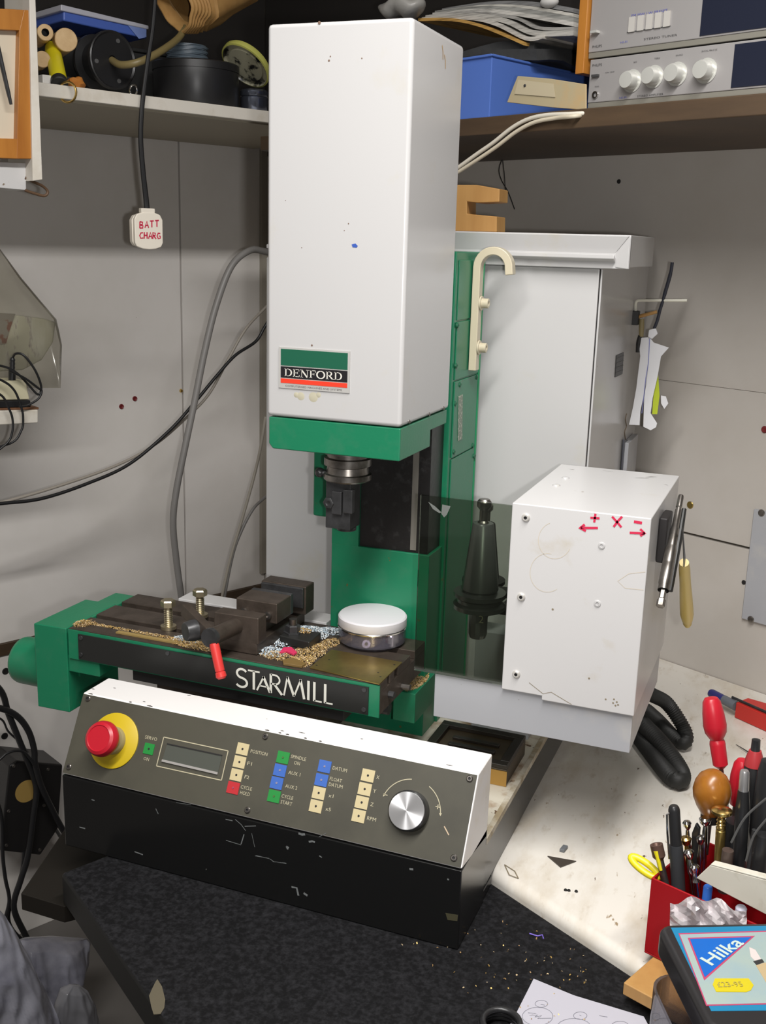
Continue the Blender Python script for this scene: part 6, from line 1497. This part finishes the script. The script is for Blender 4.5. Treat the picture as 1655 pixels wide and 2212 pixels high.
# black case with the label
HZ = .125; HT = .0285
org = V((pA.x, pA.y, HZ - HT)); HW, HD = .18, (onz((1535, 2182), HZ) - pA).length + .012
def hp_(a, b_, z): return org + ex*a + ey*b_ + Z*z
HC = thing('drill_case', 'black plastic case with a blue lettered label and yellow price sticker, bottom right', 'case', org)
mb = MB(); pl = rrect(HW + .020, HD + .018, .014, 5); c_ = org + ex*(HW/2) + ey*(HD/2)
mb.prism([c_ + ex*x - ey*y for x, y in pl], Z*(HT - .0015), mat('case_black', (.020, .019, .020), .35)); mb.build('shell', HC, bevel=.006, seg=4)
def hl(u): return onz(u, HZ - .001)
lz = HZ - .0012
def lab_poly(name, pxs, m, z, label=None):
    mb = MB(); P = [onz(u, z) for u in pxs]; mb.prism([V((p.x, p.y, z - .0004)) for p in P], Z*.0004, m); return mb.build(name, HC, smooth=0, label=label)
def k6(a, b_): return (1255 + a/4.1375, 1740 + b_/4.1375)
lab_poly('label_border', (k6(805, 1092), k6(1900, 1070), k6(1900, 1830), k6(1165, 1836)), mat('label_cyan', (.012, .18, .34), .4), lz)
lab_poly('label_line', (k6(872, 1142), k6(1900, 1112), k6(1900, 1772), k6(1120, 1790)), mat('label_magenta', (.42, .05, .12), .45), lz + .0002)
lab_poly('label_field', (k6(884, 1152), k6(1900, 1122), k6(1900, 1760), k6(1128, 1778)), mat('label_pale', (.30, .37, .34), .45, var=[((.25, .34, .37), 20, .4, .7)]), lz + .0004)
lab_poly('logo_outline', (k6(955, 1182), k6(1556, 1164), k6(1103, 1562)), MAT['label_magenta'], lz + .0006)
lab_poly('logo_triangle', (k6(974, 1192), k6(1524, 1176), k6(1108, 1534)), mat('label_blue', (.006, .11, .44), .4), lz + .0008)
mb = MB(); a_, b_ = hl(k6(1110, 1412)), hl(k6(1398, 1218)); ux_ = (b_ - a_); wd_ = ux_.length; ux_.normalize(); uy_ = Z.cross(ux_)
cc_ = a_.lerp(b_, .53); cc_.z = lz + .0008; mb.text('Hilka', cc_, ux_, uy_, .0125, mat('logo_white', (.46, .54, .50), .5), width=wd_*1.02, off=.0003, bold=.016)
lt = mb.build('logo_lettering', HC, smooth=0, fix=False)
lab_poly('price_sticker', [k6(*p) for p in ((1198, 1545), (1500, 1545), (1545, 1605), (1520, 1650), (1480, 1666), (1210, 1664), (1178, 1600))], mat('sticker_yellow', (.52, .43, .01), .5), lz + .0008, label='yellow price sticker')
mb = MB(); c_ = hl(k6(1330, 1606)); c_.z = lz + .0009; a_, b_ = hl(k6(1220, 1610)), hl(k6(1445, 1604)); ux_ = (b_ - a_); wd_ = ux_.length; ux_.normalize()
mb.text('£23-95', c_, ux_, Z.cross(ux_), .0062, mat('sticker_ink', (.34, .28, .06), .6), width=wd_, off=.0003); mb.build('price_lettering', HC, smooth=0, fix=False)
P = [k6(*p) for p in ((1505, 1265), (1560, 1290), (1610, 1370), (1555, 1385), (1520, 1350))]; lab_poly('printed_tip', P, mat('print_pink', (.66, .50, .48), .5), lz + .0006)
P = [k6(*p) for p in ((1540, 1392), (1620, 1372), (1640, 1400), (1570, 1425))]; lab_poly('printed_band', P, mat('print_dark', (.03, .03, .03), .4), lz + .0006)
P = [k6(*p) for p in ((1565, 1428), (1650, 1402), (1800, 1650), (1720, 1690))]; lab_poly('printed_shaft', P, mat('print_tan', (.42, .32, .18), .5), lz + .0006)
# sheet of paper with pencil sketches
q = [onz(u, ST + .0006) for u in ((1153, 2114), (1240, 2150), (1391, 2195.7), (1440, 2290), (1050, 2300), (1108.6, 2201.8))]
mb = MB(); mb.prism([V((p.x, p.y, ST + .0003)) for p in q], Z*.0003, paper); SHT = mb.build('paper_sheet', label='white sheet with pencilled circles on the black worktop at the bottom edge', cat='paper', smooth=0)
def k8(a, b_): return onz((950 + a/3.31, 1880 + b_/3.31), ST + .0006)
mb = MB()
for cx_, cy_, rx_, ry_ in ((727, 955, 45, 25), (1005, 1040, 48, 27), (700, 1045, 110, 65), (960, 1120, 120, 60), (1290, 1110, 60, 30)):
    mb.ribbon([k8(cx_ + rx_*math.cos(i*.314), cy_ + ry_*math.sin(i*.314)) for i in range(21)], .0005, Z, ink, th=.0002)
for l_ in (((632, 1020), (690, 1022), (640, 1040), (700, 1035), (680, 1050), (730, 1040), (700, 1060), (800, 1058)), ((722, 960), (752, 965)), ((1000, 1035), (1012, 1042)), ((1140, 1040), (1200, 1050))): mb.ribbon([k8(*p) for p in l_], .0006, Z, ink, th=.0002)
mb.build('pencil_marks', SHT, smooth=0, fix=False, kind='stuff')
# black coil at the bottom edge
mb = MB(); c = onz((1082, 2225), ST + .006)
for j in range(3): mb.tube([V((c.x, c.y, ST + .0035 + .0055*j)) + V((math.cos(i*.2618), math.sin(i*.2618), 0))*(.0215 - .002*j) for i in range(24)], .0032, blk2, 8, closed=True)
mb.build('black_coil', label='small coil of black lead at the bottom edge beside the paper sheet', cat='coil', smooth=60)
mb = MB(); pts = [onz((950 + a/3.31, 1880 + b_/3.31), ST + .001) for a, b_ in ((642, 452), (668, 460), (700, 470), (735, 462), (742, 488))]; mb.tube(pts, .0007, mat('violet_thread', (.20, .14, .55), .4), 6); mb.build('violet_thread', label='tiny violet plastic thread on the black worktop', cat='thread')
